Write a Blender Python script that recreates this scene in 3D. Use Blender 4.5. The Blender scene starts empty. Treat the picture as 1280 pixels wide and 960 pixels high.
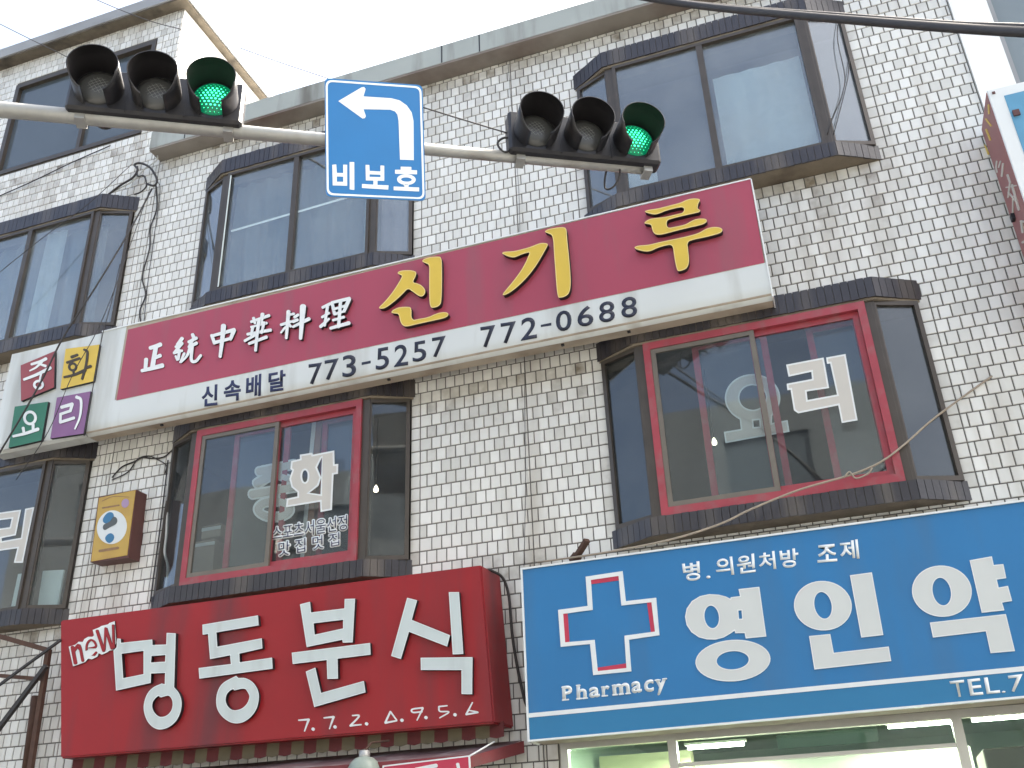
import bpy, bmesh, math, random
from mathutils import Vector, Matrix
random.seed(7)
R = math.radians
S = bpy.context.scene
COL = S.collection

# ---------------------------------------------------------------- camera, sky, sun, exposure
CAM = Vector((0, -7, 1.6))
PITCH, ROLL, YAW, FPX = 0.46890935, -0.0417475, 0.31626238, 1219.9
cp, sp, cy, sy = math.cos(PITCH), math.sin(PITCH), math.cos(YAW), math.sin(YAW)
FWD = Vector((-sy * cp, cy * cp, sp))
_r = Vector((cy, sy, 0))
_u = _r.cross(FWD)
RGT = math.cos(ROLL) * _r + math.sin(ROLL) * _u
UPV = -math.sin(ROLL) * _r + math.cos(ROLL) * _u
cd = bpy.data.cameras.new('camera')
cam = bpy.data.objects.new('camera', cd)
COL.objects.link(cam)
m = Matrix((RGT, UPV, -FWD)).transposed().to_4x4()
m.translation = CAM
cam.matrix_world = m
cd.sensor_width = 36
cd.lens = 36 * FPX / 1280
cd.clip_end = 800
cd.clip_start = 0.05
S.camera = cam

SUN_DIR = Vector((0.52, 0.40, 0.755)).normalized()      # towards the sun: high, from the right and behind the facade
w = bpy.data.worlds.new('World')
S.world = w
w.use_nodes = True
nt = w.node_tree
sky = nt.nodes.new('ShaderNodeTexSky')
sky.sky_type = 'NISHITA'
sky.sun_disc = False
sky.sun_elevation = math.asin(SUN_DIR.z)
sky.sun_rotation = math.atan2(SUN_DIR.x, SUN_DIR.y)
sky.air_density = 0.6
sky.dust_density = 9.0
sky.ozone_density = 1.0
bg = nt.nodes['Background']
bg.inputs[1].default_value = 0.15
tint = nt.nodes.new('ShaderNodeMix')
tint.data_type = 'RGBA'
tint.blend_type = 'MULTIPLY'
tint.inputs[0].default_value = 1.0
tint.inputs[7].default_value = (0.985, 1.0, 0.925, 1)      # a hazy, slightly milky city sky
nt.links.new(sky.outputs[0], tint.inputs[6])
nt.links.new(tint.outputs[2], bg.inputs[0])
sl = bpy.data.lights.new('sun', 'SUN')
sl.energy = 4.0
sl.angle = R(0.5)
sl.color = (1, 0.95, 0.87)
so = bpy.data.objects.new('sun', sl)
COL.objects.link(so)
so.rotation_euler = SUN_DIR.to_track_quat('Z', 'Y').to_euler()
so.location = (5, 0, 30)
S.view_settings.view_transform = 'Standard'
S.view_settings.look = 'None'
S.view_settings.exposure = 2.6
S.view_settings.gamma = 1

# ---------------------------------------------------------------- helpers
def ray(px, py):
    return RGT * ((px - 640) / FPX) - UPV * ((py - 480) / FPX) + FWD

def at(px, py, y=0.0):
    d = ray(px, py)
    return CAM + d * ((y + 7) / d.y)

def atz(px, py, z):
    d = ray(px, py)
    return CAM + d * ((z - 1.6) / d.z)

class Plane:
    """a real plane in the place; calling it with a picture point gives the point of the plane seen there"""
    def __init__(s, o, n):
        s.o = Vector(o); s.n = Vector(n).normalized()
    def __call__(s, px, py, off=0.0):
        d = ray(px, py)
        o = s.o + s.n * off
        return CAM + d * ((o - CAM).dot(s.n) / d.dot(s.n))

def YP(y):
    return Plane((0, y, 0), (0, -1, 0))

def link(name, me, parent=None):
    o = bpy.data.objects.new(name, me)
    COL.objects.link(o)
    if parent is not None:
        o.parent = parent
        o.matrix_parent_inverse = parent.matrix_world.inverted() if parent.type == 'EMPTY' and False else Matrix()
    return o

def tag(o, label, cat, group=None, kind=None):
    if kind == 'structure':
        o['kind'] = kind
        o['label'] = label
        o['category'] = cat
        return o
    o['label'] = label
    o['category'] = cat
    if group: o['group'] = group
    if kind: o['kind'] = kind
    return o

def thing(name, label, cat, loc=(0, 0, 0), group=None):
    o = bpy.data.objects.new(name, None)
    COL.objects.link(o)
    o.location = loc
    o.empty_display_size = 0.1
    return tag(o, label, cat, group)

def obj(name, bm, mats, parent=None, smooth=False):
    me = bpy.data.meshes.new(name)
    if parent is not None and parent.type == 'EMPTY' or parent is not None:
        off = Vector((0, 0, 0))
        p = parent
        while p is not None:
            off += p.location
            p = p.parent
        for v in bm.verts:
            v.co -= off
    bm.to_mesh(me)
    bm.free()
    if not isinstance(mats, (list, tuple)): mats = [mats]
    for mm in mats: me.materials.append(mm)
    if smooth:
        for p in me.polygons: p.use_smooth = True
    return link(name, me, parent)

def BM():
    return bmesh.new()

def box(bm, x0, x1, y0, y1, z0, z1, mi=0, bev=0.0):
    vs = [bm.verts.new((x, y, z)) for z in (z0, z1) for y in (y0, y1) for x in (x0, x1)]
    fs = []
    for q in ((0, 2, 3, 1), (4, 5, 7, 6), (0, 1, 5, 4), (2, 6, 7, 3), (0, 4, 6, 2), (1, 3, 7, 5)):
        f = bm.faces.new([vs[i] for i in q]); f.material_index = mi; fs.append(f)
    if bev > 0:
        es = set(e for f in fs for e in f.edges)
        bmesh.ops.bevel(bm, geom=list(es), offset=bev, segments=1, affect='EDGES', material=-1)
    return vs

def hexa(bm, front, back, mi=0):
    """solid between two quads of corresponding corners"""
    a = [bm.verts.new(p) for p in front]
    b = [bm.verts.new(p) for p in back]
    n = len(a)
    fs = [bm.faces.new(a), bm.faces.new(b[::-1])]
    for i in range(n):
        j = (i + 1) % n
        fs.append(bm.faces.new((a[j], a[i], b[i], b[j])))
    for f in fs: f.material_index = mi
    bmesh.ops.recalc_face_normals(bm, faces=fs)
    return fs

def bar(bm, p, q, wid, dep, up=(0, 0, 1), mi=0):
    p, q = Vector(p), Vector(q)
    t = (q - p).normalized()
    s = t.cross(Vector(up))
    if s.length < 1e-4: s = t.cross(Vector((0, 1, 0)))
    s.normalize()
    u = s.cross(t)
    hexa(bm, [p + s * a * wid / 2 + u * b * dep / 2 for a, b in ((-1, -1), (1, -1), (1, 1), (-1, 1))],
         [q + s * a * wid / 2 + u * b * dep / 2 for a, b in ((-1, -1), (1, -1), (1, 1), (-1, 1))], mi)

def catmull(pts, n=6):
    pts = [Vector(p) for p in pts]
    if len(pts) < 3: return pts
    P = [pts[0] * 2 - pts[1]] + pts + [pts[-1] * 2 - pts[-2]]
    out = []
    for i in range(1, len(P) - 2):
        a, b, c, d = P[i - 1:i + 3]
        for k in range(n):
            t = k / n
            out.append(0.5 * (2 * b + (c - a) * t + (2 * a - 5 * b + 4 * c - d) * t * t + (3 * b - a - 3 * c + d) * t ** 3))
    out.append(pts[-1])
    return out

def tube(bm, pts, r, n=8, mi=0, r2=None, caps=True):
    pts = [Vector(p) for p in pts]
    t0 = (pts[1] - pts[0]).normalized()
    s = t0.cross(Vector((0, 0, 1)))
    if s.length < 1e-3: s = t0.cross(Vector((0, 1, 0)))
    s.normalize()
    rings = []
    for i, p in enumerate(pts):
        t = (pts[min(i + 1, len(pts) - 1)] - pts[max(i - 1, 0)]).normalized()
        s = (s - t * s.dot(t))
        if s.length < 1e-6: s = t.orthogonal()
        s.normalize()
        u = t.cross(s)
        rr = r if r2 is None else r + (r2 - r) * i / (len(pts) - 1)
        rings.append([bm.verts.new(p + (s * math.cos(a) + u * math.sin(a)) * rr) for a in [2 * math.pi * k / n for k in range(n)]])
    for a, b in zip(rings, rings[1:]):
        for k in range(n):
            f = bm.faces.new((a[k], a[(k + 1) % n], b[(k + 1) % n], b[k])); f.material_index = mi; f.smooth = True
    if caps:
        bm.faces.new(rings[0][::-1]).material_index = mi
        bm.faces.new(rings[-1]).material_index = mi

def lathe(bm, prof, M, n=32, a0=0.0, a1=2 * math.pi, mi=0):
    full = abs(a1 - a0 - 2 * math.pi) < 1e-4
    N = n if full else n + 1
    rows = []
    for (r, h) in prof:
        rows.append([bm.verts.new(M @ Vector((r * math.cos(a0 + (a1 - a0) * k / n), r * math.sin(a0 + (a1 - a0) * k / n), h))) for k in range(N)])
    for a, b in zip(rows, rows[1:]):
        for k in range(n):
            j = (k + 1) % N
            try:
                f = bm.faces.new((a[k], a[j], b[j], b[k])); f.material_index = mi; f.smooth = True
            except ValueError: pass

def chaikin(pts, it=2):
    for _ in range(it):
        o = []
        for i in range(len(pts)):
            a, b = pts[i], pts[(i + 1) % len(pts)]
            o.append((a[0] * .75 + b[0] * .25, a[1] * .75 + b[1] * .25))
            o.append((a[0] * .25 + b[0] * .75, a[1] * .25 + b[1] * .75))
        pts = o
    return pts

def ell(cx, cy_, rx, ry, rot=0, n=40):
    c, s = math.cos(R(rot)), math.sin(R(rot))
    return [(cx + rx * math.cos(t) * c - ry * math.sin(t) * s, cy_ + rx * math.cos(t) * s + ry * math.sin(t) * c)
            for t in [2 * math.pi * k / n for k in range(n)]]

def crop(loops, ox, oy, sc):
    return [[(ox + x / sc, oy + y / sc) for x, y in l] for l in loops]

def curve_mesh(cu):
    o = bpy.data.objects.new('glyphs', cu)
    COL.objects.link(o)
    dg = bpy.context.evaluated_depsgraph_get()
    dg.update()
    me = bpy.data.meshes.new_from_object(o.evaluated_get(dg))
    bpy.data.objects.remove(o)
    bpy.data.curves.remove(cu)
    bm = BM()
    bm.from_mesh(me)
    bpy.data.meshes.remove(me)
    return bm

def loops_bm(loops):
    """flat filled shape (even-odd) of picture-space loops"""
    cu = bpy.data.curves.new('glyphs', 'CURVE')
    cu.dimensions = '2D'
    cu.fill_mode = 'BOTH'
    for l in loops:
        s = cu.splines.new('POLY')
        s.points.add(len(l) - 1)
        for p, (x, y) in zip(s.points, l): p.co = (x / 100, -y / 100, 0, 1)
        s.use_cyclic_u = True
    bm = curve_mesh(cu)
    for v in bm.verts: v.co = Vector((v.co.x * 100, -v.co.y * 100, 0))
    return bm

def raise_bm(bm, surf, height, base=0.0, rim=0.0, back_n=None):
    """put a flat picture-space shape on a plane, give it real thickness: material 0 front, 1 returns, 2 rim"""
    bmesh.ops.remove_doubles(bm, verts=bm.verts[:], dist=1e-4)
    for v in bm.verts: v.co = surf(v.co.x, v.co.y, base + height) - surf.n * height
    r = bmesh.ops.extrude_face_region(bm, geom=bm.faces[:])
    nv = [g for g in r['geom'] if isinstance(g, bmesh.types.BMVert)]
    nf = [g for g in r['geom'] if isinstance(g, bmesh.types.BMFace)]
    bmesh.ops.translate(bm, verts=nv, vec=surf.n * height)
    fs = set(nf)
    for f in bm.faces: f.material_index = 0 if f in fs else 1
    bmesh.ops.recalc_face_normals(bm, faces=bm.faces[:])
    return bm

def area(l):
    return sum(l[i - 1][0] * l[i][1] - l[i][0] * l[i - 1][1] for i in range(len(l))) / 2

def inside(p, l):
    c = False
    for i in range(len(l)):
        (x1, y1), (x2, y2) = l[i - 1], l[i]
        if (y1 > p[1]) != (y2 > p[1]) and p[0] < (x2 - x1) * (p[1] - y1) / (y2 - y1) + x1: c = not c
    return c

def rim_bm(loops, surf, h, t):
    """a narrow raised edge that follows each outline on the filled side"""
    bm = BM()
    for l in loops:
        l = [p for i, p in enumerate(l) if math.dist(p, l[i - 1]) > 0.05]
        hole = sum(inside(l[0], o) for o in loops if o is not l and len(o) != len(l) or (o is not l and o[0] != l[0])) % 2 == 1
        sg = (1 if area(l) > 0 else -1) * (-1 if hole else 1)
        n = len(l)
        A, Bv = [], []
        for i in range(n):
            p, a, b = Vector(l[i]), Vector(l[i - 1]), Vector(l[(i + 1) % n])
            d0 = (p - a).normalized(); d1 = (b - p).normalized()
            n0 = Vector((-d0.y, d0.x)) * sg; n1 = Vector((-d1.y, d1.x)) * sg
            mv = n0 + n1
            mv = mv / max(mv.dot(n0), 0.45) if mv.length > 1e-4 else n0
            q = p + mv * t
            A.append(bm.verts.new(surf(p.x, p.y, h)))
            Bv.append(bm.verts.new(surf(q.x, q.y, h)))
        for i in range(n):
            j = (i + 1) % n
            f = bm.faces.new((A[i], A[j], Bv[j], Bv[i])); f.material_index = 2
    return bm

def shape(name, loops, surf, height, mats, parent, base=0.0, rim=0.0):
    bm = raise_bm(loops_bm(loops), surf, height, base)
    if rim > 0:
        b2 = rim_bm(loops, surf, base + height + 0.0012, rim * 150)
        me = bpy.data.meshes.new('t'); b2.to_mesh(me); b2.free(); bm.from_mesh(me); bpy.data.meshes.remove(me)
    return obj(name, bm, mats, parent)

def text_bm(body, quad, bold=0.0):
    cu = bpy.data.curves.new('glyphs', 'FONT')
    cu.body = body
    cu.offset = bold
    cu.resolution_u = 4
    bm = curve_mesh(cu)
    xs = [v.co.x for v in bm.verts]; ys = [v.co.y for v in bm.verts]
    x0, x1, y0, y1 = min(xs), max(xs), min(ys), max(ys)
    tl, tr, br, bl = [Vector(q) for q in quad]
    for v in bm.verts:
        u = (v.co.x - x0) / (x1 - x0); t = (y1 - v.co.y) / (y1 - y0)
        p = (tl * (1 - u) + tr * u) * (1 - t) + (bl * (1 - u) + br * u) * t
        v.co = Vector((p.x, p.y, 0))
    return bm

def text(name, body, quad, surf, height, mats, parent, base=0.0, bold=0.0, fat=0.0):
    if fat > 0:
        tot = BM()
        for k in range(8):
            a = 2 * math.pi * k / 8
            b = raise_bm(text_bm(body, [(x + fat * math.cos(a), y + fat * math.sin(a)) for x, y in quad], bold), surf, height + 0.00015 * k, base)
            me = bpy.data.meshes.new('t'); b.to_mesh(me); b.free(); tot.from_mesh(me); bpy.data.meshes.remove(me)
        return obj(name, tot, mats, parent)
    return obj(name, raise_bm(text_bm(body, quad, bold), surf, height, base), mats, parent)

def ribbon(pts, w, w2=None):
    """outline of a brush stroke with round ends"""
    pts = [Vector(p) for p in pts]
    if len(pts) > 2: pts = catmull(pts, 5)
    L, Rr = [], []
    n = len(pts)
    if w2 is None: w2 = w
    for i, p in enumerate(pts):
        t = (pts[min(i + 1, n - 1)] - pts[max(i - 1, 0)]).normalized()
        s = Vector((-t.y, t.x))
        ww = (w + (w2 - w) * i / (n - 1)) / 2
        L.append(p + s * ww); Rr.append(p - s * ww)
    t1 = (pts[-1] - pts[-2]).normalized(); t0 = (pts[0] - pts[1]).normalized()
    def cap(p, t, ww):
        s = Vector((-t.y, t.x))
        return [p + s * ww * math.cos(a) + t * ww * 0.8 * math.sin(a) for a in (0.5, 1.05, 1.57, 2.09, 2.64)]
    out = L + cap(pts[-1], t1, w2 / 2) + Rr[::-1] + cap(pts[0], t0, w / 2)
    return [(p.x, p.y) for p in out]

def strokes(name, sts, surf, height, mats, parent, ox=0, oy=0, sc=1.0, grow=0.0, base=0.0):
    """sts: list of (pts, w[, w2]) brush strokes or ('ring', cx, cy, rx, ry, w)"""
    tot = BM()
    for k, st in enumerate(sts):
        if st[0] == 'ring':
            _, a, b, rx, ry, wd = st
            wd += grow
            loops = [ell(a, b, rx + wd / 2, ry + wd / 2), ell(a, b, max(rx - wd / 2, 1), max(ry - wd / 2, 1))]
        else:
            loops = [ribbon(st[0], st[1] + grow, (st[2] + grow) if len(st) > 2 else None)]
        b = raise_bm(loops_bm(crop(loops, ox, oy, sc)), surf, height + 0.0006 * k, base)
        me = bpy.data.meshes.new('t'); b.to_mesh(me); b.free()
        tot.from_mesh(me); bpy.data.meshes.remove(me)
    return obj(name, tot, mats, parent)

# ---------------------------------------------------------------- materials
def mat(name, col, rough=0.6, var=0.0, vscale=6.0, metal=0.0, bump=0.0, bscale=40.0, spec=0.5, dirt=None, dirt_amt=0.0, dscale=2.0, streak=False, emit=None, emit_s=0.0):
    mm = bpy.data.materials.new(name)
    mm.use_nodes = True
    t = mm.node_tree
    b = t.nodes['Principled BSDF']
    b.inputs['Base Color'].default_value = (*col, 1)
    b.inputs['Roughness'].default_value = rough
    b.inputs['Metallic'].default_value = metal
    b.inputs['Specular IOR Level'].default_value = spec
    if emit:
        b.inputs['Emission Color'].default_value = (*emit, 1)
        b.inputs['Emission Strength'].default_value = emit_s
    tc = t.nodes.new('ShaderNodeNewGeometry')
    src = None
    def noise(sc, det=4, vec=None, scale=None):
        n = t.nodes.new('ShaderNodeTexNoise')
        n.inputs['Scale'].default_value = sc
        n.inputs['Detail'].default_value = det
        v = tc.outputs['Position']
        if scale:
            mp = t.nodes.new('ShaderNodeMapping')
            mp.inputs['Scale'].default_value = scale
            t.links.new(v, mp.inputs[0]); v = mp.outputs[0]
        t.links.new(v, n.inputs['Vector'])
        return n
    cur = None
    if var > 0:
        n = noise(vscale)
        mx = t.nodes.new('ShaderNodeMix'); mx.data_type = 'RGBA'
        mx.inputs[6].default_value = (*[c * (1 - var) for c in col], 1)
        mx.inputs[7].default_value = (*[min(1, c * (1 + var)) for c in col], 1)
        t.links.new(n.outputs[0], mx.inputs[0])
        cur = mx.outputs[2]
    if dirt:
        n = noise(dscale, 6, scale=(1, 1, 0.12) if streak else None)
        rp = t.nodes.new('ShaderNodeMapRange')
        rp.inputs[1].default_value = 0.5; rp.inputs[2].default_value = 0.72
        rp.inputs[3].default_value = 0.0; rp.inputs[4].default_value = dirt_amt
        t.links.new(n.outputs[0], rp.inputs[0])
        mx = t.nodes.new('ShaderNodeMix'); mx.data_type = 'RGBA'
        t.links.new(rp.outputs[0], mx.inputs[0])
        if cur is not None: t.links.new(cur, mx.inputs[6])
        else: mx.inputs[6].default_value = (*col, 1)
        mx.inputs[7].default_value = (*dirt, 1)
        cur = mx.outputs[2]
    if cur is not None: t.links.new(cur, b.inputs['Base Color'])
    if bump > 0:
        n = noise(bscale)
        bp = t.nodes.new('ShaderNodeBump')
        bp.inputs['Strength'].default_value = bump
        bp.inputs['Distance'].default_value = 0.01
        t.links.new(n.outputs[0], bp.inputs['Height'])
        t.links.new(bp.outputs[0], b.inputs['Normal'])
    return mm

def glass_mat(name, tint, refl=1.0, wav=0.004, ior=1.52, dust=0.028):
    mm = bpy.data.materials.new(name)
    mm.use_nodes = True
    t = mm.node_tree
    for n in list(t.nodes):
        if n.type != 'OUTPUT_MATERIAL': t.nodes.remove(n)
    out = [n for n in t.nodes if n.type == 'OUTPUT_MATERIAL'][0]
    tr = t.nodes.new('ShaderNodeBsdfTransparent'); tr.inputs[0].default_value = (*tint, 1)
    gl = t.nodes.new('ShaderNodeBsdfGlossy'); gl.inputs['Roughness'].default_value = 0.02
    gl.inputs['Color'].default_value = (refl, refl, refl, 1)
    fr = t.nodes.new('ShaderNodeFresnel'); fr.inputs[0].default_value = ior
    mx = t.nodes.new('ShaderNodeMixShader')
    nz = t.nodes.new('ShaderNodeTexNoise'); nz.inputs['Scale'].default_value = 1.6
    g = t.nodes.new('ShaderNodeNewGeometry')
    t.links.new(g.outputs['Position'], nz.inputs['Vector'])
    mp_ = t.nodes.new('ShaderNodeMapRange')          # same reflectance from inside as from outside: a thin pane, no total reflection
    mp_.inputs[3].default_value = ior; mp_.inputs[4].default_value = 1 / ior
    t.links.new(g.outputs['Backfacing'], mp_.inputs[0]); t.links.new(mp_.outputs[0], fr.inputs[0])
    bp = t.nodes.new('ShaderNodeBump'); bp.inputs['Strength'].default_value = wav; bp.inputs['Distance'].default_value = 0.2
    t.links.new(nz.outputs[0], bp.inputs['Height'])
    t.links.new(bp.outputs[0], gl.inputs['Normal'])
    t.links.new(fr.outputs[0], mx.inputs[0])
    t.links.new(tr.outputs[0], mx.inputs[1]); t.links.new(gl.outputs[0], mx.inputs[2])
    df = t.nodes.new('ShaderNodeBsdfDiffuse'); df.inputs[0].default_value = (0.50, 0.53, 0.54, 1)
    nd = t.nodes.new('ShaderNodeTexNoise'); nd.inputs['Scale'].default_value = 2.2; nd.inputs['Detail'].default_value = 6
    t.links.new(g.outputs['Position'], nd.inputs['Vector'])
    rd = t.nodes.new('ShaderNodeMapRange'); rd.inputs[1].default_value = 0.3; rd.inputs[2].default_value = 0.75
    rd.inputs[3].default_value = dust * 0.4; rd.inputs[4].default_value = dust * 1.9
    t.links.new(nd.outputs[0], rd.inputs[0])
    mx2 = t.nodes.new('ShaderNodeMixShader')
    t.links.new(rd.outputs[0], mx2.inputs[0]); t.links.new(mx.outputs[0], mx2.inputs[1]); t.links.new(df.outputs[0], mx2.inputs[2])
    t.links.new(mx2.outputs[0], out.inputs[0])
    return mm

def tile_mat():
    mm = bpy.data.materials.new('white_glazed_tile')
    mm.use_nodes = True
    t = mm.node_tree
    b = t.nodes['Principled BSDF']
    b.inputs['Roughness'].default_value = 0.22
    at_ = t.nodes.new('ShaderNodeAttribute'); at_.attribute_name = 'tone'
    g = t.nodes.new('ShaderNodeNewGeometry')
    mp = t.nodes.new('ShaderNodeMapping'); mp.inputs['Scale'].default_value = (1, 1, 0.16)
    t.links.new(g.outputs['Position'], mp.inputs[0])
    n = t.nodes.new('ShaderNodeTexNoise'); n.inputs['Scale'].default_value = 2.6; n.inputs['Detail'].default_value = 7
    t.links.new(mp.outputs[0], n.inputs['Vector'])
    rp = t.nodes.new('ShaderNodeMapRange')
    rp.inputs[1].default_value = 0.54; rp.inputs[2].default_value = 0.74; rp.inputs[4].default_value = 0.5
    t.links.new(n.outputs[0], rp.inputs[0])
    base = t.nodes.new('ShaderNodeMix'); base.data_type = 'RGBA'
    base.inputs[6].default_value = (0.62, 0.61, 0.56, 1); base.inputs[7].default_value = (0.80, 0.79, 0.74, 1)
    t.links.new(at_.outputs['Fac'], base.inputs[0])
    d = t.nodes.new('ShaderNodeMix'); d.data_type = 'RGBA'
    t.links.new(rp.outputs[0], d.inputs[0]); t.links.new(base.outputs[2], d.inputs[6])
    d.inputs[7].default_value = (0.34, 0.29, 0.22, 1)
    ga = t.nodes.new('ShaderNodeAttribute'); ga.attribute_name = 'grime_shade'
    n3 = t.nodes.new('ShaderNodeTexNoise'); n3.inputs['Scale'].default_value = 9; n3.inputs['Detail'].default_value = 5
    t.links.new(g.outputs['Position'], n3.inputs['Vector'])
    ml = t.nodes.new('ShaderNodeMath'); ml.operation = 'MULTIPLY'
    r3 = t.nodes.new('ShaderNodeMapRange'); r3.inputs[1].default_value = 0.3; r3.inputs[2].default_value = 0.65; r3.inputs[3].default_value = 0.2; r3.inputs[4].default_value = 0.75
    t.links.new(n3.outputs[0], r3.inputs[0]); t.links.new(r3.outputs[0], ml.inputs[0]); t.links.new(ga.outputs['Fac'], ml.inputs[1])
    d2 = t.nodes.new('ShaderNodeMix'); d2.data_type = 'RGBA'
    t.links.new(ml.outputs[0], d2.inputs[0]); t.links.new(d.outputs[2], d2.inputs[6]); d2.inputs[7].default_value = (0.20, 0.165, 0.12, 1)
    t.links.new(d2.outputs[2], b.inputs['Base Color'])
    n2 = t.nodes.new('ShaderNodeTexNoise'); n2.inputs['Scale'].default_value = 30
    t.links.new(g.outputs['Position'], n2.inputs['Vector'])
    bp = t.nodes.new('ShaderNodeBump'); bp.inputs['Strength'].default_value = 0.12; bp.inputs['Distance'].default_value = 0.004
    t.links.new(n2.outputs[0], bp.inputs['Height']); t.links.new(bp.outputs[0], b.inputs['Normal'])
    return mm

M = {}
M['tile'] = tile_mat()
M['mortar'] = mat('mortar', (0.11, 0.10, 0.088), 0.9, 0.3, 20)
M['dark_tile'] = mat('dark_brown_glazed_tile', (0.034, 0.031, 0.036), 0.35, 0.35, 5, dirt=(0.13, 0.11, 0.09), dirt_amt=0.85, dscale=4, streak=True, bump=0.15)
M['concrete'] = mat('stained_concrete', (0.20, 0.165, 0.12), 0.9, 0.35, 7, bump=0.4, dirt=(0.05, 0.035, 0.025), dirt_amt=0.8, dscale=3)
M['parapet'] = mat('painted_parapet', (0.36, 0.385, 0.36), 0.75, 0.12, 3, dirt=(0.13, 0.12, 0.10), dirt_amt=0.85, dscale=4, streak=True)
M['soffit'] = mat('rusty_soffit', (0.25, 0.225, 0.195), 0.9, 0.25, 4, dirt=(0.085, 0.032, 0.022), dirt_amt=1.0, dscale=0.9)
M['roof_grey'] = mat('grey_roof_edge', (0.30, 0.31, 0.32), 0.8, 0.15, 4, dirt=(0.12, 0.11, 0.10), dirt_amt=0.5)
M['white_wall'] = mat('white_plaster', (0.88, 0.87, 0.84), 0.8, 0.03, 3)
M['red_frame'] = mat('red_window_frame', (0.33, 0.045, 0.06), 0.4, 0.2, 8, dirt=(0.24, 0.14, 0.13), dirt_amt=0.5, dscale=9)
M['brown_frame'] = mat('brown_aluminium_frame', (0.075, 0.062, 0.05), 0.4, 0.25, 8, metal=0.3)
M['grey_frame'] = mat('taupe_aluminium_sash', (0.17, 0.145, 0.115), 0.4, 0.2, 8, metal=0.3)
M['alu'] = mat('bright_aluminium', (0.55, 0.54, 0.50), 0.35, 0.1, 9, metal=0.7)
M['glass'] = glass_mat('window_glass', (0.82, 0.86, 0.87))
M['dim_glass'] = glass_mat('tinted_window_glass', (0.76, 0.82, 0.84), ior=2.0, dust=0.10)
M['shop_glass'] = glass_mat('greenish_shop_glass', (0.80, 0.90, 0.85), 0.8)
M['film'] = mat('grey_film_on_glass', (0.075, 0.092, 0.105), 0.12, 0.15, 1.2, spec=0.6)
M['interior'] = mat('interior_paint', (0.16, 0.155, 0.145), 0.9, 0.1)
M['interior_dark'] = mat('dim_floor', (0.07, 0.06, 0.055), 0.9, 0.1)
M['curtain'] = mat('pale_curtain', (0.78, 0.79, 0.76), 0.95, 0.12, 1.5)
M['sign_red'] = mat('red_flex_sign', (0.36, 0.052, 0.085), 0.42, 0.06, 2.5, dirt=(0.25, 0.085, 0.10), dirt_amt=0.55, dscale=5, streak=True)
M['sign_white'] = mat('white_flex_sign', (0.62, 0.645, 0.62), 0.42, 0.05, 3, dirt=(0.33, 0.32, 0.27), dirt_amt=0.6, dscale=4, streak=True)
M['sign_frame'] = mat('sign_aluminium_edge', (0.62, 0.58, 0.52), 0.5, 0.12, 6, dirt=(0.32, 0.25, 0.18), dirt_amt=0.6)
M['sign_under'] = mat('beige_sign_underside', (0.42, 0.36, 0.28), 0.8, 0.15, 4, dirt=(0.16, 0.11, 0.07), dirt_amt=0.6, dscale=3)
M['yellow'] = mat('yellow_letter', (0.66, 0.46, 0.05), 0.45, 0.08, 6)
M['yellow_edge'] = mat('pale_yellow_letter_edge', (0.78, 0.60, 0.22), 0.45)
M['black'] = mat('black_paint', (0.012, 0.012, 0.014), 0.5, 0.2, 9)
M['navy'] = mat('navy_vinyl', (0.012, 0.018, 0.07), 0.5, 0.15, 9)
M['white_vinyl'] = mat('white_vinyl', (0.74, 0.76, 0.74), 0.45, 0.05, 9)
M['cream_vinyl'] = mat('cream_vinyl', (0.56, 0.53, 0.47), 0.5, 0.06, 7)
M['letter_white'] = mat('white_acrylic_letter', (0.56, 0.62, 0.60), 0.35, 0.05, 6, dirt=(0.40, 0.42, 0.40), dirt_amt=0.4, dscale=8, streak=True)
M['letter_white_edge'] = mat('white_letter_edge', (0.74, 0.78, 0.76), 0.35)
M['snack_red'] = mat('red_painted_signboard', (0.31, 0.017, 0.021), 0.4, 0.12, 1.4, spec=0.3, dirt=(0.13, 0.035, 0.04), dirt_amt=0.95, dscale=2.2, streak=True)
M['snack_side'] = mat('dark_red_sign_side', (0.27, 0.022, 0.025), 0.5, 0.15, 3)
M['blue'] = mat('blue_flex_sign', (0.016, 0.165, 0.385), 0.42, 0.1, 2, dirt=(0.045, 0.14, 0.27), dirt_amt=0.6, dscale=3, streak=True, bump=0.04, bscale=5)
M['blue_low'] = mat('teal_blue_flex_strip', (0.016, 0.172, 0.35), 0.42, 0.06, 3)
M['cross_red'] = mat('red_vinyl', (0.50, 0.03, 0.07), 0.5)
M['blue_plate'] = mat('blue_traffic_plate', (0.010, 0.140, 0.36), 0.3, 0.08, 4)
M['white_plate'] = mat('reflective_white', (0.66, 0.70, 0.69), 0.4, 0.06, 30)
M['t_red'] = mat('red_square', (0.29, 0.06, 0.065), 0.5, 0.1)
M['t_yellow'] = mat('yellow_square', (0.66, 0.46, 0.07), 0.5, 0.06)
M['t_green'] = mat('green_square', (0.03, 0.16, 0.095), 0.5, 0.1)
M['t_purple'] = mat('purple_square', (0.23, 0.105, 0.23), 0.5, 0.08)
M['brown_letter'] = mat('dark_brown_letter', (0.05, 0.035, 0.02), 0.5)
M['box_yellow'] = mat('yellow_lightbox_face', (0.50, 0.32, 0.06), 0.4, 0.15, 5, dirt=(0.34, 0.20, 0.05), dirt_amt=0.5, dscale=5)
M['box_brown'] = mat('brown_lightbox_case', (0.10, 0.035, 0.028), 0.5, 0.2, 6)
M['box_white'] = mat('white_disc', (0.66, 0.69, 0.68), 0.5, 0.06)
M['box_blue'] = mat('blue_mark', (0.04, 0.17, 0.32), 0.5, 0.1)
M['box_grey'] = mat('grey_mark', (0.09, 0.10, 0.10), 0.5, 0.1)
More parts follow.
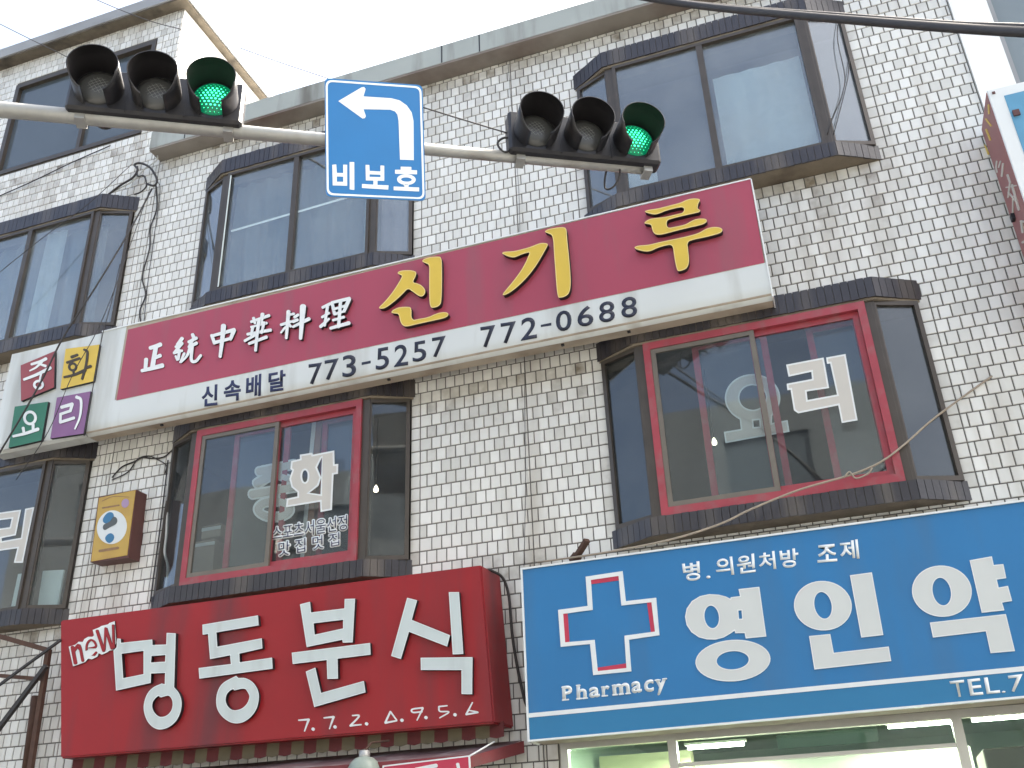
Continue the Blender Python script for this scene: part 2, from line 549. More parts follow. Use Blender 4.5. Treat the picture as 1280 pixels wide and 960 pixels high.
M['galv'] = mat('galvanised_steel', (0.40, 0.40, 0.38), 0.5, 0.2, 12, metal=0.5, dirt=(0.20, 0.17, 0.13), dirt_amt=0.6, dscale=6)
M['signal_black'] = mat('black_signal_housing', (0.018, 0.018, 0.022), 0.5, 0.3, 10, dirt=(0.06, 0.055, 0.05), dirt_amt=0.7, dscale=6)
M['visor_in'] = mat('matt_black_visor', (0.016, 0.014, 0.016), 0.75, 0.2, 10)
M['lens_off'] = mat('dark_signal_lens', (0.085, 0.085, 0.08), 0.3, 0.1)
M['led'] = mat('lit_green_led', (0.02, 0.5, 0.3), 0.4, emit=(0.04, 0.80, 0.30), emit_s=0.95)
M['led_back'] = mat('green_led_board', (0.006, 0.07, 0.04), 0.4, emit=(0.0, 0.45, 0.2), emit_s=0.06)
M['cable'] = mat('black_cable', (0.030, 0.026, 0.024), 0.55, 0.3, 20)
M['old_wire'] = mat('beige_wire', (0.34, 0.28, 0.21), 0.7, 0.2, 30)
M['conduit'] = mat('grey_white_conduit', (0.45, 0.45, 0.42), 0.6, 0.15, 12)
M['rust'] = mat('rusty_steel', (0.085, 0.045, 0.03), 0.85, 0.4, 15)
M['awn_red'] = mat('faded_red_awning', (0.20, 0.035, 0.04), 0.8, 0.3, 5, dirt=(0.10, 0.08, 0.07), dirt_amt=0.7, dscale=5)
M['awn_cream'] = mat('dirty_shaded_cream_stripe', (0.13, 0.11, 0.065), 0.85, 0.3, 8)  # dirty cream, its colour also darkened for shade under the snack sign
M['awn_under'] = mat('grimy_awning_cloth', (0.15, 0.085, 0.085), 0.7, 0.3, 6, dirt=(0.30, 0.27, 0.26), dirt_amt=0.8, dscale=5)
M['lamp_glass'] = mat('milky_lamp_globe', (0.27, 0.32, 0.27), 0.35, 0.25, 14, dirt=(0.10, 0.08, 0.05), dirt_amt=0.7, dscale=9)
M['tube_lit'] = mat('lit_fluorescent_tube', (0.9, 0.9, 0.85), 0.4, emit=(1.0, 0.97, 0.88), emit_s=4.0)
M['bulb_lit'] = mat('lit_bulb', (0.9, 0.85, 0.7), 0.4, emit=(1.0, 0.86, 0.6), emit_s=1.5)
M['shop_wall'] = mat('pale_shop_wall', (0.60, 0.74, 0.65), 0.8, 0.1, 2)
M['shop_white'] = mat('white_shop_panel', (0.80, 0.78, 0.70), 0.6, 0.05)
M['card'] = mat('cardboard', (0.28, 0.25, 0.20), 0.9, 0.15, 6)
M['paper'] = mat('white_board', (0.62, 0.68, 0.64), 0.6, 0.05)
M['asphalt'] = mat('asphalt', (0.055, 0.055, 0.056), 0.9, 0.25, 30, bump=0.3, bscale=120)
M['paving'] = mat('concrete_paving', (0.26, 0.25, 0.23), 0.9, 0.2, 8, bump=0.2)
M['paint_line'] = mat('road_paint', (0.7, 0.68, 0.6), 0.7, 0.1)
M['opp'] = mat('beige_render', (0.115, 0.13, 0.14), 0.85, 0.3, 0.6)
M['blue_label'] = mat('light_blue_panel', (0.10, 0.30, 0.46), 0.5, 0.3, 4)
M['maroon'] = mat('faded_maroon_panel', (0.31, 0.12, 0.115), 0.5, 0.15, 3)

M['soffit_dark'] = mat('weathered_soffit', (0.115, 0.095, 0.07), 0.9, 0.4, 9, dirt=(0.03, 0.025, 0.02), dirt_amt=0.9, dscale=4, bump=0.4)
M['tube_dim'] = mat('glowing_fluorescent_tube', (0.85, 0.86, 0.83), 0.4, emit=(0.9, 0.95, 0.9), emit_s=0.12)
M['shop_tube'] = mat('bright_shop_tube', (0.9, 0.9, 0.85), 0.4, emit=(1.0, 0.97, 0.86), emit_s=9.0)
M['awn_dark'] = mat('shaded_red_stripe', (0.11, 0.022, 0.022), 0.85, 0.3, 8)  # awning red darkened in colour for the valance's shade under the sign
M['dull_board'] = mat('grey_green_board', (0.20, 0.31, 0.26), 0.7, 0.1)
M['post_orange'] = mat('orange_brown_post', (0.38, 0.20, 0.12), 0.6, 0.25, 6)
M['pale_film'] = mat('pale_grey_film_glass', (0.20, 0.235, 0.245), 0.12, 0.15, 1.2, spec=0.6)
M['header_brown'] = mat('brown_sign_underside', (0.16, 0.115, 0.08), 0.8, 0.3, 5, dirt=(0.06, 0.04, 0.03), dirt_amt=0.6)
M['shelf_white'] = mat('white_shop_fitting', (0.62, 0.60, 0.53), 0.6, 0.04)
M['shelf_brown'] = mat('dark_shop_cabinet', (0.07, 0.055, 0.04), 0.5, 0.3, 6)
M['pale_yellow'] = mat('pale_yellow_shelf', (0.60, 0.58, 0.36), 0.7, 0.1)

# ---------------------------------------------------------------- ground and street
bm = BM(); box(bm, -150, 150, -150, 150, -0.5, -0.154); tag(obj('ground', bm, M['asphalt']), 'grey ground beyond the street', 'ground', kind='structure')
bm = BM(); box(bm, -80, 80, -13, -2.2, -0.16, -0.15 + 0.004); tag(obj('road', bm, M['asphalt']), 'asphalt road in front of the shops', 'road', kind='structure')
bm = BM(); box(bm, -80, 80, -2.0, 0.0, -0.3, 0.0); tag(obj('pavement', bm, M['paving']), 'paved footway below the shop fronts', 'pavement', kind='structure')
bm = BM(); box(bm, -80, 80, -2.2, -2.0, -0.3, 0.004, bev=0.02); tag(obj('kerb', bm, M['paving']), 'concrete kerb along the footway', 'kerb', kind='structure')
bm = BM(); box(bm, -80, 80, -16, -13, -0.3, 0.0); tag(obj('pavement', bm, M['paving']), 'paved footway across the road', 'pavement', kind='structure')

# ---------------------------------------------------------------- tiled walls
def merge_spans(x0, x1, cuts):
    segs = [(x0, x1)]
    for a, b in cuts:
        n = []
        for s0, s1 in segs:
            if b <= s0 or a >= s1: n.append((s0, s1)); continue
            if a > s0: n.append((s0, a))
            if b < s1: n.append((b, s1))
        segs = n
    return segs

TX, TZ, GAP = 0.0865, 0.11, 0.0078

def tile_wall(x0, x1, z0, z1, ops, y, joints=(), stain_shade=()):
    bm = BM()
    lay = bm.faces.layers.float.new('tone')
    gri = bm.faces.layers.float.new('grime_shade')  # rain grime, plus contact shade painted below the restaurant sign
    colr = {}
    def tile(a, b, c, d):
        if b - a < 0.022 or d - c < 0.022: return
        g = GAP / 2
        a += g; b -= g; c += g; d -= g
        k = 0.0035
        tx, tz = random.gauss(0, 0.007), random.gauss(0, 0.007)
        mx_, mz_ = (a + b) / 2, (c + d) / 2
        fr = []
        for (px, pz) in ((a + k, c + k), (b - k, c + k), (b - k, d - k), (a + k, d - k)):
            fr.append(bm.verts.new((px, y - 0.006 + (px - mx_) * tx + (pz - mz_) * tz, pz)))
        bk = [bm.verts.new(p) for p in ((a, y, c), (b, y, c), (b, y, d), (a, y, d))]
        tone = min(1, max(0, random.gauss(0.62, 0.23)))
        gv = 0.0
        for (oa, ob_, oc, od) in list(ops) + list(stain_shade):
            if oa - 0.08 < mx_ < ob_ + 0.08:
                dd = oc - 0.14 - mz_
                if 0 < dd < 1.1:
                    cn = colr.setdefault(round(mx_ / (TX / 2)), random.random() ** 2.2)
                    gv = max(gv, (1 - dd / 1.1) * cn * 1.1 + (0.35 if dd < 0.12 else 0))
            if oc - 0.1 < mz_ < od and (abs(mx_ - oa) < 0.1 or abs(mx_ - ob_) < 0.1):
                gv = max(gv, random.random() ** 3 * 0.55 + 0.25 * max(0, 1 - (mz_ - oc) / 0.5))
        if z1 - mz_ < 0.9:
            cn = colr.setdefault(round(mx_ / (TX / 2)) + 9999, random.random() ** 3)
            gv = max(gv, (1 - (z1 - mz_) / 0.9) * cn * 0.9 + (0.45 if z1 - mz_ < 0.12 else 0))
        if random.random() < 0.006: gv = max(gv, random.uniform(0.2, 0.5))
        f = bm.faces.new(fr); f[lay] = tone; f[gri] = gv
        for i in range(4):
            j = (i + 1) % 4
            f = bm.faces.new((fr[j], fr[i], bk[i], bk[j])); f[lay] = tone; f[gri] = gv
    n = int(math.ceil((z1 - z0) / TZ))
    row = 0
    z = z0
    while z < z1 - 0.02:
        zt = min(z + TZ, z1)
        cuts = [(a, b) for (a, b, c, d) in ops if c < zt - 0.02 and d > z + 0.02]
        for s0, s1 in merge_spans(x0, x1, cuts):
            parts = [s0] + [j for j in joints if s0 + 0.05 < j < s1 - 0.05] + [s1]
            left_edge = any(abs(s0 - b) < 1e-4 for a, b, c, d in ops) and cuts
            right_edge = any(abs(s1 - a) < 1e-4 for a, b, c, d in ops) and cuts
            for pi in range(len(parts) - 1):
                p0, p1 = parts[pi], parts[pi + 1]
                a0, a1 = p0, p1
                if pi == 0 and left_edge: tile(p0, p0 + TX, z, zt); a0 = p0 + TX
                if pi == len(parts) - 2 and right_edge: tile(p1 - TX, p1, z, zt); a1 = p1 - TX
                off = (row % 2) * TX / 2
                k = math.floor((a0 - off) / TX)
                x = k * TX + off
                cutx = [a0]
                while x < a1 - 0.026:
                    if x > a0 + 0.026: cutx.append(x)
                    x += TX
                cutx.append(a1)
                for ca, cb in zip(cutx, cutx[1:]): tile(ca, cb, z, zt)
        z = zt
        row += 1
    return bm

def wall_core(x0, x1, z0, z1, ops, y0, y1):
    bm = BM()
    xs = sorted(set([x0, x1] + [v for o in ops for v in o[:2] if x0 < v < x1]))
    zs = sorted(set([z0, z1] + [v for o in ops for v in o[2:] if z0 < v < z1]))
    def solid(i, j):
        if i < 0 or j < 0 or i >= len(xs) - 1 or j >= len(zs) - 1: return False
        mx_, mz_ = (xs[i] + xs[i + 1]) / 2, (zs[j] + zs[j + 1]) / 2
        return not any(a < mx_ < b and c < mz_ < d for a, b, c, d in ops)
    def q(ps): bm.faces.new([bm.verts.new(p) for p in ps])
    for i in range(len(xs) - 1):
        for j in range(len(zs) - 1):
            if not solid(i, j): continue
            a, b, c, d = xs[i], xs[i + 1], zs[j], zs[j + 1]
            q([(a, y0, c), (b, y0, c), (b, y0, d), (a, y0, d)])
            q([(b, y1, c), (a, y1, c), (a, y1, d), (b, y1, d)])
            if not solid(i - 1, j): q([(a, y1, c), (a, y0, c), (a, y0, d), (a, y1, d)])
            if not solid(i + 1, j): q([(b, y0, c), (b, y1, c), (b, y1, d), (b, y0, d)])
            if not solid(i, j - 1): q([(a, y0, c), (a, y1, c), (b, y1, c), (b, y0, c)])
            if not solid(i, j + 1): q([(a, y0, d), (b, y0, d), (b, y1, d), (a, y1, d)])
    bmesh.ops.remove_doubles(bm, verts=bm.verts[:], dist=1e-5)
    return bm

BA = (-1.50, 0.95); BB = (-5.65, -3.22); BC = (-9.05, -6.60)      # bays: right, middle, left
S2 = (3.78, 3.92, 5.36, 5.55); S3 = (6.73, 6.87, 8.33, 8.53)       # sill bottom/top, head bottom/top of the two storeys
SEAM, XR = -6.36, 1.80
main_ops = [(b[0], b[1], s[1], s[2]) for b in (BA, BB) for s in (S2, S3)] + [(-2.06, 1.62, 0, 2.47), (-6.0, -2.78, 0, 2.44)]
bld = thing('tiled_building', 'three storey white tiled building carrying the red and blue shop signs', 'building', (-2.3, 0, 0))
wall = obj('wall', wall_core(SEAM, XR, 0, 8.97, main_ops, 0.0, 0.2), M['mortar'], bld)
obj('wall_tiles', tile_wall(SEAM, XR, 0.02, 8.97, main_ops, 0.0, joints=(-2.17,), stain_shade=((-3.1, -1.62, 5.58, 5.6), (-2.55, -2.2, 3.9, 3.91))), M['tile'], wall)  # staining under the restaurant sign, with its contact shade painted into the tiles
# floors, ceilings and inner walls of the rooms behind the windows
for z in (2.75, 5.75, 8.9):
    bm = BM(); box(bm, SEAM + 0.02, XR - 0.02, 0.202, 6.0, z, z + 0.25); obj('floor_slab', bm, M['interior'], bld)
bm = BM(); box(bm, SEAM + 0.02, XR - 0.02, 6.0, 6.2, 0, 9.15); obj('rear_wall', bm, M['interior'], bld)
bm = BM(); box(bm, SEAM, SEAM + 0.018, 0.202, 6.2, 0, 9.15); obj('party_wall', bm, M['interior'], bld)
bm = BM(); box(bm, XR - 0.018, XR, 0.202, 6.2, 0, 9.15); obj('party_wall', bm, M['interior'], bld)
bm = BM(); box(bm, -2.3, -2.2, 0.202, 5.99, 0, 2.74); obj('partition', bm, M['interior'], bld)
bm = BM(); box(bm, -2.3, -2.2, 0.202, 5.99, 6.02, 8.89); obj('partition', bm, M['interior'], bld)
# parapet with its soffit
bm = BM()
px0, px1 = SEAM, XR
box(bm, px0, px1, -0.20, 0.3, 9.0, 9.24)
for x in (-5.9, -2.83, -2.42, 0.6):
    box(bm, x - 0.006, x + 0.006, -0.2035, -0.1, 9.003, 9.236, 1)
par = obj('parapet', bm, [M['parapet'], M['black']], bld)
bm = BM(); box(bm, px0 + 0.004, px1, -0.196, 0.0, 8.972, 8.999); obj('soffit', bm, M['soffit'], par)
bm = BM(); box(bm, SEAM + 0.1, XR - 0.1, 0.31, 6.2, 9.16, 9.2); obj('roof', bm, M['roof_grey'], bld)

# ---------------------------------------------------------------- bay windows
def trap(x0, x1, y, ins):
    return [(x0, 0.0), (x0 + ins, y), (x1 - ins, y), (x1, 0.0)]

def band(bm, bmt, x0, x1, yf, ins, z0, z1, bottom_gap=0.0):
    """concrete core plus a course of upright dark tiles round its three faces"""
    core = trap(x0 + 0.012, x1 - 0.012, yf + 0.012, ins)
    hexa(bm, [Vector((x, y, z0)) for x, y in core], [Vector((x, y, z1 - 0.004)) for x, y in core])
    pts = [Vector((x, y, 0)) for x, y in trap(x0, x1, yf, ins)]
    for a, b in zip(pts, pts[1:]):
        L = (b - a).length
        t = (b - a).normalized()
        nrm = Vector((t.y, -t.x, 0))
        n = max(1, round(L / 0.058))
        for k in range(n):
            p = a + t * (L * k / n + 0.002); q = a + t * (L * (k + 1) / n - 0.002)
            dz = random.uniform(-0.002, 0.002)
            o1 = nrm * random.uniform(0.0, 0.0025)
            fr = [Vector((v.x, v.y, z)) + o1 for v, z in ((p, z0 + bottom_gap + dz), (q, z0 + bottom_gap + dz), (q, z1 + dz), (p, z1 + dz))]
            hexa(bmt, fr, [v - nrm * 0.014 - o1 for v in fr])

def frame_panel(bm, a, b, z0, z1, wid, dep, top=None, bot=None, mi=0):
    """rectangular frame between two plan points, centred on that line"""
    a, b = Vector((*a, 0)), Vector((*b, 0))
    t = (b - a).normalized(); n = Vector((t.y, -t.x, 0))
    top = wid if top is None else top; bot = wid if bot is None else bot
    def blk(p, q, c, d):
        fr = [Vector((v.x, v.y, z)) + n * dep / 2 for v, z in ((p, c), (q, c), (q, d), (p, d))]
        hexa(bm, fr, [v - n * dep for v in fr], mi)
    blk(a, a + t * wid, z0, z1)
    blk(b - t * wid, b, z0, z1)
    blk(a + t * wid, b - t * wid, z0, z0 + bot)
    blk(a + t * wid, b - t * wid, z1 - top, z1)

def pane(a, b, z0, z1, mt, parent, name='window_pane'):
    a, b = Vector((*a, 0)), Vector((*b, 0))
    t = (b - a).normalized(); n = Vector((t.y, -t.x, 0))
    bm = BM()
    fr = [Vector((v.x, v.y, z)) + n * 0.003 for v, z in ((a, z0), (b, z0), (b, z1), (a, z1))]
    hexa(bm, fr, [v - n * 0.006 for v in fr])
    return obj(name, bm, mt, parent)

def bay(parent, xw, zz, style):
    x0, x1 = xw
    sb, st, hb, ht = zz
    bm, bt = BM(), BM()
    band(bm, bt, x0 - 0.045, x1 + 0.045, -0.205, 0.335, hb, ht, 0.02)
    p = obj('bay_window', bm, M['concrete'], parent)
    obj('head_tiles', bt, M['dark_tile'], p)
    bm, bt = BM(), BM()
    band(bm, bt, x0 - 0.05, x1 + 0.03, -0.205, 0.345, sb, st, 0.0)
    obj('window_sill', bm, M['concrete'], p)
    obj('sill_tiles', bt, M['dark_tile'], p)
    fl, fr_ = x0 + 0.345, x1 - 0.345                     # front corners
    yf = -0.165
    sideL = ((x0 + 0.005, -0.012), (fl - 0.004, yf + 0.01))
    sideR = ((fr_ + 0.004, yf + 0.01), (x1 - 0.005, -0.012))
    fm = M['brown_frame']
    # corner posts and side lights
    for s in (sideL, sideR):
        bm = BM(); frame_panel(bm, s[0], s[1], st, hb, 0.035, 0.05); obj('window_frame', bm, fm, p)
    for x in (fl, fr_):
        bm = BM(); box(bm, x - 0.035, x + 0.035, yf - 0.012, yf + 0.06, st, hb); obj('corner_post', bm, fm, p)
    gm = M['glass'] if style in ('2R', '2L', 'left2') else M['dim_glass']
    for s in (sideL, sideR):
        a, b = Vector(s[0]), Vector(s[1]); t = (b - a).normalized()
        pane(a + t * 0.035, b - t * 0.035, st + 0.035, hb - 0.035, gm, p)
    a, b = fl + 0.035, fr_ - 0.035
    mid = a + (b - a) * (0.49 if style != '3R' else 0.48)
    if style in ('2R', '2L'):
        bm = BM(); frame_panel(bm, (a, yf), (b, yf), st, hb, 0.055, 0.07, 0.06, 0.06)
        obj('window_frame', bm, M['red_frame'], p)
        ia, ib, iz0, iz1 = a + 0.056, b - 0.056, st + 0.061, hb - 0.061
        # outer left sash in taupe metal, right sash in red
        bm = BM(); frame_panel(bm, (ia, yf - 0.014), (mid + 0.035, yf - 0.014), iz0, iz1, 0.038, 0.026)
        obj('window_sash', bm, M['grey_frame'], p)
        bm = BM(); frame_panel(bm, (mid - 0.01, yf + 0.018), (ib, yf + 0.018), iz0, iz1, 0.045, 0.026)
        obj('window_sash', bm, M['red_frame'], p)
        pane((ia + 0.038, yf - 0.014), (mid - 0.003, yf - 0.014), iz0 + 0.038, iz1 - 0.038, gm, p)
        pane((mid + 0.036, yf + 0.018), (ib - 0.045, yf + 0.018), iz0 + 0.045, iz1 - 0.045, gm, p)
        # inner pair of sashes
        q1 = ia + (ib - ia) * 0.20
        bm = BM(); frame_panel(bm, (q1, -0.125), (mid + 0.12, -0.125), iz0, iz1, 0.05, 0.026)
        obj('window_sash', bm, M['red_frame'], p)
        pane((q1 + 0.05, -0.125), (mid + 0.07, -0.125), iz0 + 0.05, iz1 - 0.05, gm, p)
        q2 = ia + (ib - ia) * 0.75
        bm = BM(); frame_panel(bm, (q2, -0.06), (ib, -0.06), iz0, iz1, 0.05, 0.026)
        obj('window_sash', bm, M['red_frame'], p)
        pane((q2 + 0.05, -0.06), (ib - 0.05, -0.06), iz0 + 0.05, iz1 - 0.05, gm, p)
    else:
        bm = BM(); frame_panel(bm, (a, yf), (b, yf), st, hb, 0.03, 0.06)
        box(bm, mid - 0.028, mid + 0.028, yf - 0.028, yf + 0.028, st + 0.03, hb - 0.03)
        obj('window_frame', bm, fm, p)
        pane((a + 0.03, yf), (mid - 0.028, yf), st + 0.03, hb - 0.03, gm, p)
        pane((mid + 0.028, yf + 0.012), (b - 0.03, yf + 0.012), st + 0.03, hb - 0.03, gm, p)
        if style == '3L':
            bm = BM(); box(bm, a + 0.032, a + 0.046, yf - 0.032, yf - 0.029, st + 0.04, hb - 0.04)
            obj('frame_seal', bm, M['paper'], p)
            bm = BM(); box(bm, -3.665, -3.645, yf + 0.02, yf + 0.03, st + 0.03, hb - 0.03)
            obj('frame_seal', bm, M['paper'], p)
    return p

bayA2 = bay(bld, BA, S2, '2R')
bayA3 = bay(bld, BA, S3, '3R')
bayB2 = bay(bld, BB, S2, '2L')
bayB3 = bay(bld, BB, S3, '3L')

def curtain(parent, x0, x1, z0, z1, y, mt, amp=0.025, wl=0.16, label=None):
    bm = BM()
    n = int((x1 - x0) / 0.02)
    rows = []
    for z in (z0, (z0 + z1) / 2, z1):
        rows.append([bm.verts.new((x0 + (x1 - x0) * k / n, y + amp * math.sin(2 * math.pi * (x0 + (x1 - x0) * k / n) / wl + z) * (1.2 if z < z1 else 0.7), z)) for k in range(n + 1)])
    for a, b in zip(rows, rows[1:]):
        for k in range(n):
            f = bm.faces.new((a[k], a[k + 1], b[k + 1], b[k])); f.smooth = True
    return obj('curtain', bm, mt, parent)

curtain(bayA3, -0.24, 0.52, 6.92, 7.95, -0.10, M['curtain'], 0.007, 0.21)
curtain(bayA3, -1.1, -0.84, 6.92, 7.8, -0.10, M['curtain'], 0.007, 0.21)
M['curtain_grey'] = mat('grey_curtain', (0.26, 0.28, 0.285), 0.95, 0.15, 1.5)
M['curtain_pink'] = mat('mauve_curtain', (0.33, 0.28, 0.30), 0.95, 0.2, 3)
curtain(bayB3, -5.28, -3.62, 6.92, 8.3, 0.02, M['curtain_grey'], 0.03, 0.2)
curtain(bayB3, -3.55, -3.27, 6.92, 8.3, -0.02, M['curtain_pink'], 0.01, 0.12)

# ---------------------------------------------------------------- lettering on the panes of the two red-framed bays
C5 = (890, 430, 6.4)
py_in, py_out = YP(-0.165 - 0.014 - 0.0035), YP(-0.165 + 0.018 - 0.0035)
RI = [(593, 165), (893, 108), (937, 352), (757, 380), (765, 448), (1000, 405), (945, 155), (920, 158), (913, 108), (1068, 80), (1165, 610), (1038, 633), (1010, 490), (690, 555), (655, 530), (628, 365), (603, 370), (597, 318), (800, 280), (795, 222), (612, 262)]
shape('lettering', crop([RI], *C5), py_out, 0.002, [M['cream_vinyl'], M['white_vinyl'], M['white_vinyl']], bayA2, rim=0.014)
YO_body = [(95, 705), (228, 680), (222, 600)] 
yo = [ell(325, 425, 222, 190, -8), ]
outer = []
for (x, y) in ell(325, 432, 222, 192, 0, 72):
    outer.append((x, y))
# circle with the stem block and the foot cut from one outline
yo_out = [p for p in outer if not (p[1] > 560 and 200 < p[0] < 500)]
k0 = max(range(len(yo_out)), key=lambda i: (math.dist(yo_out[i], yo_out[(i + 1) % len(yo_out)])))
yo_out = yo_out[k0 + 1:] + yo_out[:k0 + 1]
yo_out = yo_out + [(482, 575), (480, 632), (605, 608), (620, 702), (108, 793), (95, 703), (230, 680), (222, 605)]
YO = [yo_out, ell(325, 428, 106, 98), [(330, 612), (378, 608), (382, 660), (335, 664)]]
# the left half of this word sits behind the outer sash on the inner pane
shape('lettering', crop([yo_out, YO[1], YO[2]], *C5), YP(-0.1315), 0.002, [M['cream_vinyl'], M['white_vinyl'], M['white_vinyl']], bayA2, rim=0.012)
C4 = (290, 540, 5.65)
jung = [([(190, 280), (440, 228)], 62), ([(330, 265), (175, 365)], 66), ([(310, 300), (450, 350)], 50), ([(140, 440), (450, 388)], 62), ([(300, 400), (300, 480)], 56), ('ring', 295, 545, 110, 56, 62)]
strokes('lettering', jung, YP(-0.1315), 0.002, M['white_vinyl'], bayB2, *C4, grow=16)
strokes('lettering', jung, YP(-0.1315), 0.002, M['cream_vinyl'], bayB2, *C4, grow=-10, base=0.006)
HWA = [[(478, 160), (565, 147), (570, 160), (722, 130), (724, 228), (750, 225), (748, 295), (717, 300), (705, 550), (625, 565), (622, 492), (380, 532), (388, 470), (462, 455), (462, 425), (420, 390), (405, 330), (425, 270), (412, 262), (418, 205), (480, 190)],
       ell(515, 312, 20, 42), [(600, 250), (632, 185), (636, 178), (625, 440), (545, 430), (610, 380), (630, 320)]]
shape('lettering', crop(HWA, *C4), py_out, 0.002, [M['cream_vinyl'], M['white_vinyl'], M['white_vinyl']], bayB2, rim=0.014)
def outlined(parent, body, quad, surf, bold_out, bold_in):
    tot = BM()
    for k in range(10):
        a = 2 * math.pi * k / 10
        q = [(x + 1.35 * math.cos(a), y + 1.35 * math.sin(a)) for x, y in quad]
        b = raise_bm(text_bm(body, q, 0.008), surf, 0.001 + 0.00015 * k)
        me = bpy.data.meshes.new('t'); b.to_mesh(me); b.free(); tot.from_mesh(me); bpy.data.meshes.remove(me)
    obj('lettering', tot, M['white_vinyl'], parent)
    text('lettering', body, quad, surf, 0.001, M['navy'], parent, base=0.0035, bold=-0.004)
def q4(cr, *pts): return crop([pts], *cr)[0]
outlined(bayB2, '스포츠서울선정', q4(C4, (282, 668), (812, 585), (812, 690), (282, 770)), py_out, 0.075, 0.012)
outlined(bayB2, '맛 집 멋 집', q4(C4, (328, 780), (758, 708), (758, 800), (328, 880)), py_out, 0.075, 0.012)

# ---------------------------------------------------------------- taller building on the left
c_ops = [(BC[0], BC[1], s[1], s[2]) for s in (S2, S3)] + [(-8.85, -6.70, 9.50, 10.98)]
lb = thing('corner_building', 'taller white tiled building at the left with a flat grey roof edge', 'building', (-9, 0, 0))
LX0 = -13.0
wall2 = obj('wall', wall_core(LX0, SEAM - 0.004, 0, 11.42, c_ops, 0.002, 0.2), M['mortar'], lb)
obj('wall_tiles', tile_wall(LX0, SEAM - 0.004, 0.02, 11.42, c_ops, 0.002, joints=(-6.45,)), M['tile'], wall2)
bm = BM(); box(bm, SEAM - 0.003, SEAM + 0.004, 0.003, 7.0, 9.0, 11.37)
obj('side_wall', bm, M['white_wall'], lb)
for z in (2.75, 5.75, 8.9):
    bm = BM(); box(bm, LX0, SEAM - 0.21, 0.202, 6.79, z, z + 0.25); obj('floor_slab', bm, M['interior'], lb)
bm = BM(); box(bm, LX0, SEAM - 0.21, 6.8, 7.0, 0, 11.37); obj('rear_wall', bm, M['interior'], lb)
bm = BM(); box(bm, LX0 - 0.2, SEAM + 0.13, -0.17, 7.2, 11.40, 11.56)
rf = obj('roof', bm, M['roof_grey'], lb)
bm = BM(); box(bm, LX0 - 0.18, SEAM + 0.11, -0.15, 7.18, 11.375, 11.398); obj('soffit', bm, M['soffit_dark'], rf)
bayC2 = bay(lb, BC, S2, 'left2')
bayC3 = bay(lb, BC, S3, 'left3')
curtain(bayC3, -8.65, -6.95, 6.92, 8.3, 0.02, M['curtain_grey'], 0.03, 0.25)
curtain(bayC3, -7.72, -7.45, 6.92, 8.3, -0.06, M['curtain'], 0.015, 0.12)
bm = BM()
frame_panel(bm, (-8.85, 0.03), (-6.70, 0.03), 9.50, 10.98, 0.06, 0.09)
for x in (-7.63,): box(bm, x - 0.025, x + 0.025, 0.0, 0.06, 9.56, 10.92)
w4 = obj('window', bm, M['brown_frame'], lb)
pane((-8.79, 0.04), (-7.655, 0.04), 9.56, 10.92, M['film'], w4)
pane((-7.605, 0.05), (-6.76, 0.05), 9.56, 10.92, M['film'], w4)
# rest of the bay lettering and a white board in the lowest left window
C8 = (0, 600, 5.333)
RI2 = [(-60, 225), (140, 198), (105, 368), (10, 388), (12, 408), (140, 385), (168, 192), (228, 180), (152, 552), (92, 552), (115, 455), (-60, 480), (-50, 330), (65, 315), (78, 258), (-60, 275)]
shape('lettering', crop([RI2], *C8), YP(-0.165 + 0.008), 0.002, [M['cream_vinyl'], M['white_vinyl'], M['white_vinyl']], bayC2, rim=0.012)
b_ = YP(-0.06)
t_ = thing('notice_board', 'white board propped inside the lower left bay window', 'board')
shape('board', crop([[(285, 605), (425, 598), (380, 850), (248, 850)]], *C8), YP(-0.02), 0.02, M['paper'], t_)
t_ = thing('paper_strip', 'narrow white paper strip standing in the lower left bay window', 'paper')
shape('sheet', crop([[(120, 625), (156, 622), (118, 838), (74, 842)]], *C8), YP(-0.12), 0.01, M['paper'], t_)

# ---------------------------------------------------------------- neighbour on the right
nb = thing('neighbour_building', 'bright white building edge at the right with a grey window', 'building', (4, 0, 0))
nops = [(2.08, 3.6, 7.0, 8.6)]
obj('wall', wall_core(XR + 0.004, 7.0, 0, 9.3, nops, -0.035, 0.2), M['white_wall'], nb)
bm = BM(); frame_panel(bm, (2.08, 0.06), (3.6, 0.06), 7.0, 8.6, 0.05, 0.07); wn = obj('window', bm, M['roof_grey'], nb)
pane((2.13, 0.07), (3.55, 0.07), 7.05, 8.55, M['pale_film'], wn)
bm = BM(); box(bm, XR + 0.004, 7, 0.21, 6.2, 9.0, 9.3); obj('roof', bm, M['roof_grey'], nb)

# across the street: closes the view in the reflections
ob = thing('opposite_building', 'beige building across the road behind the camera', 'building', (0, -16, 0))
oops = [(x, x + 2.0, z, z + 1.4) for x in (-14, -10, -6, -2, 2, 6, 10) for z in (3.6, 6.6, 9.6)]
obj('wall', wall_core(-24, 22, 0, 12.0, oops, -16.2, -16.0), M['opp'], ob)
for (a, b, c, d) in oops:
    pane((b, -16.1), (a, -16.1), c, d, M['film'], ob, 'window')

# ---------------------------------------------------------------- long red restaurant sign
rs = thing('restaurant_sign', 'long red and white restaurant sign with yellow raised letters and phone numbers', 'sign', (-3.2, -0.3, 5.5))
YF = -0.38
SX0, SX1, SZ0, SZ1 = -6.385, -0.075, 5.445, 6.555
ZB = 5.755
bm = BM()
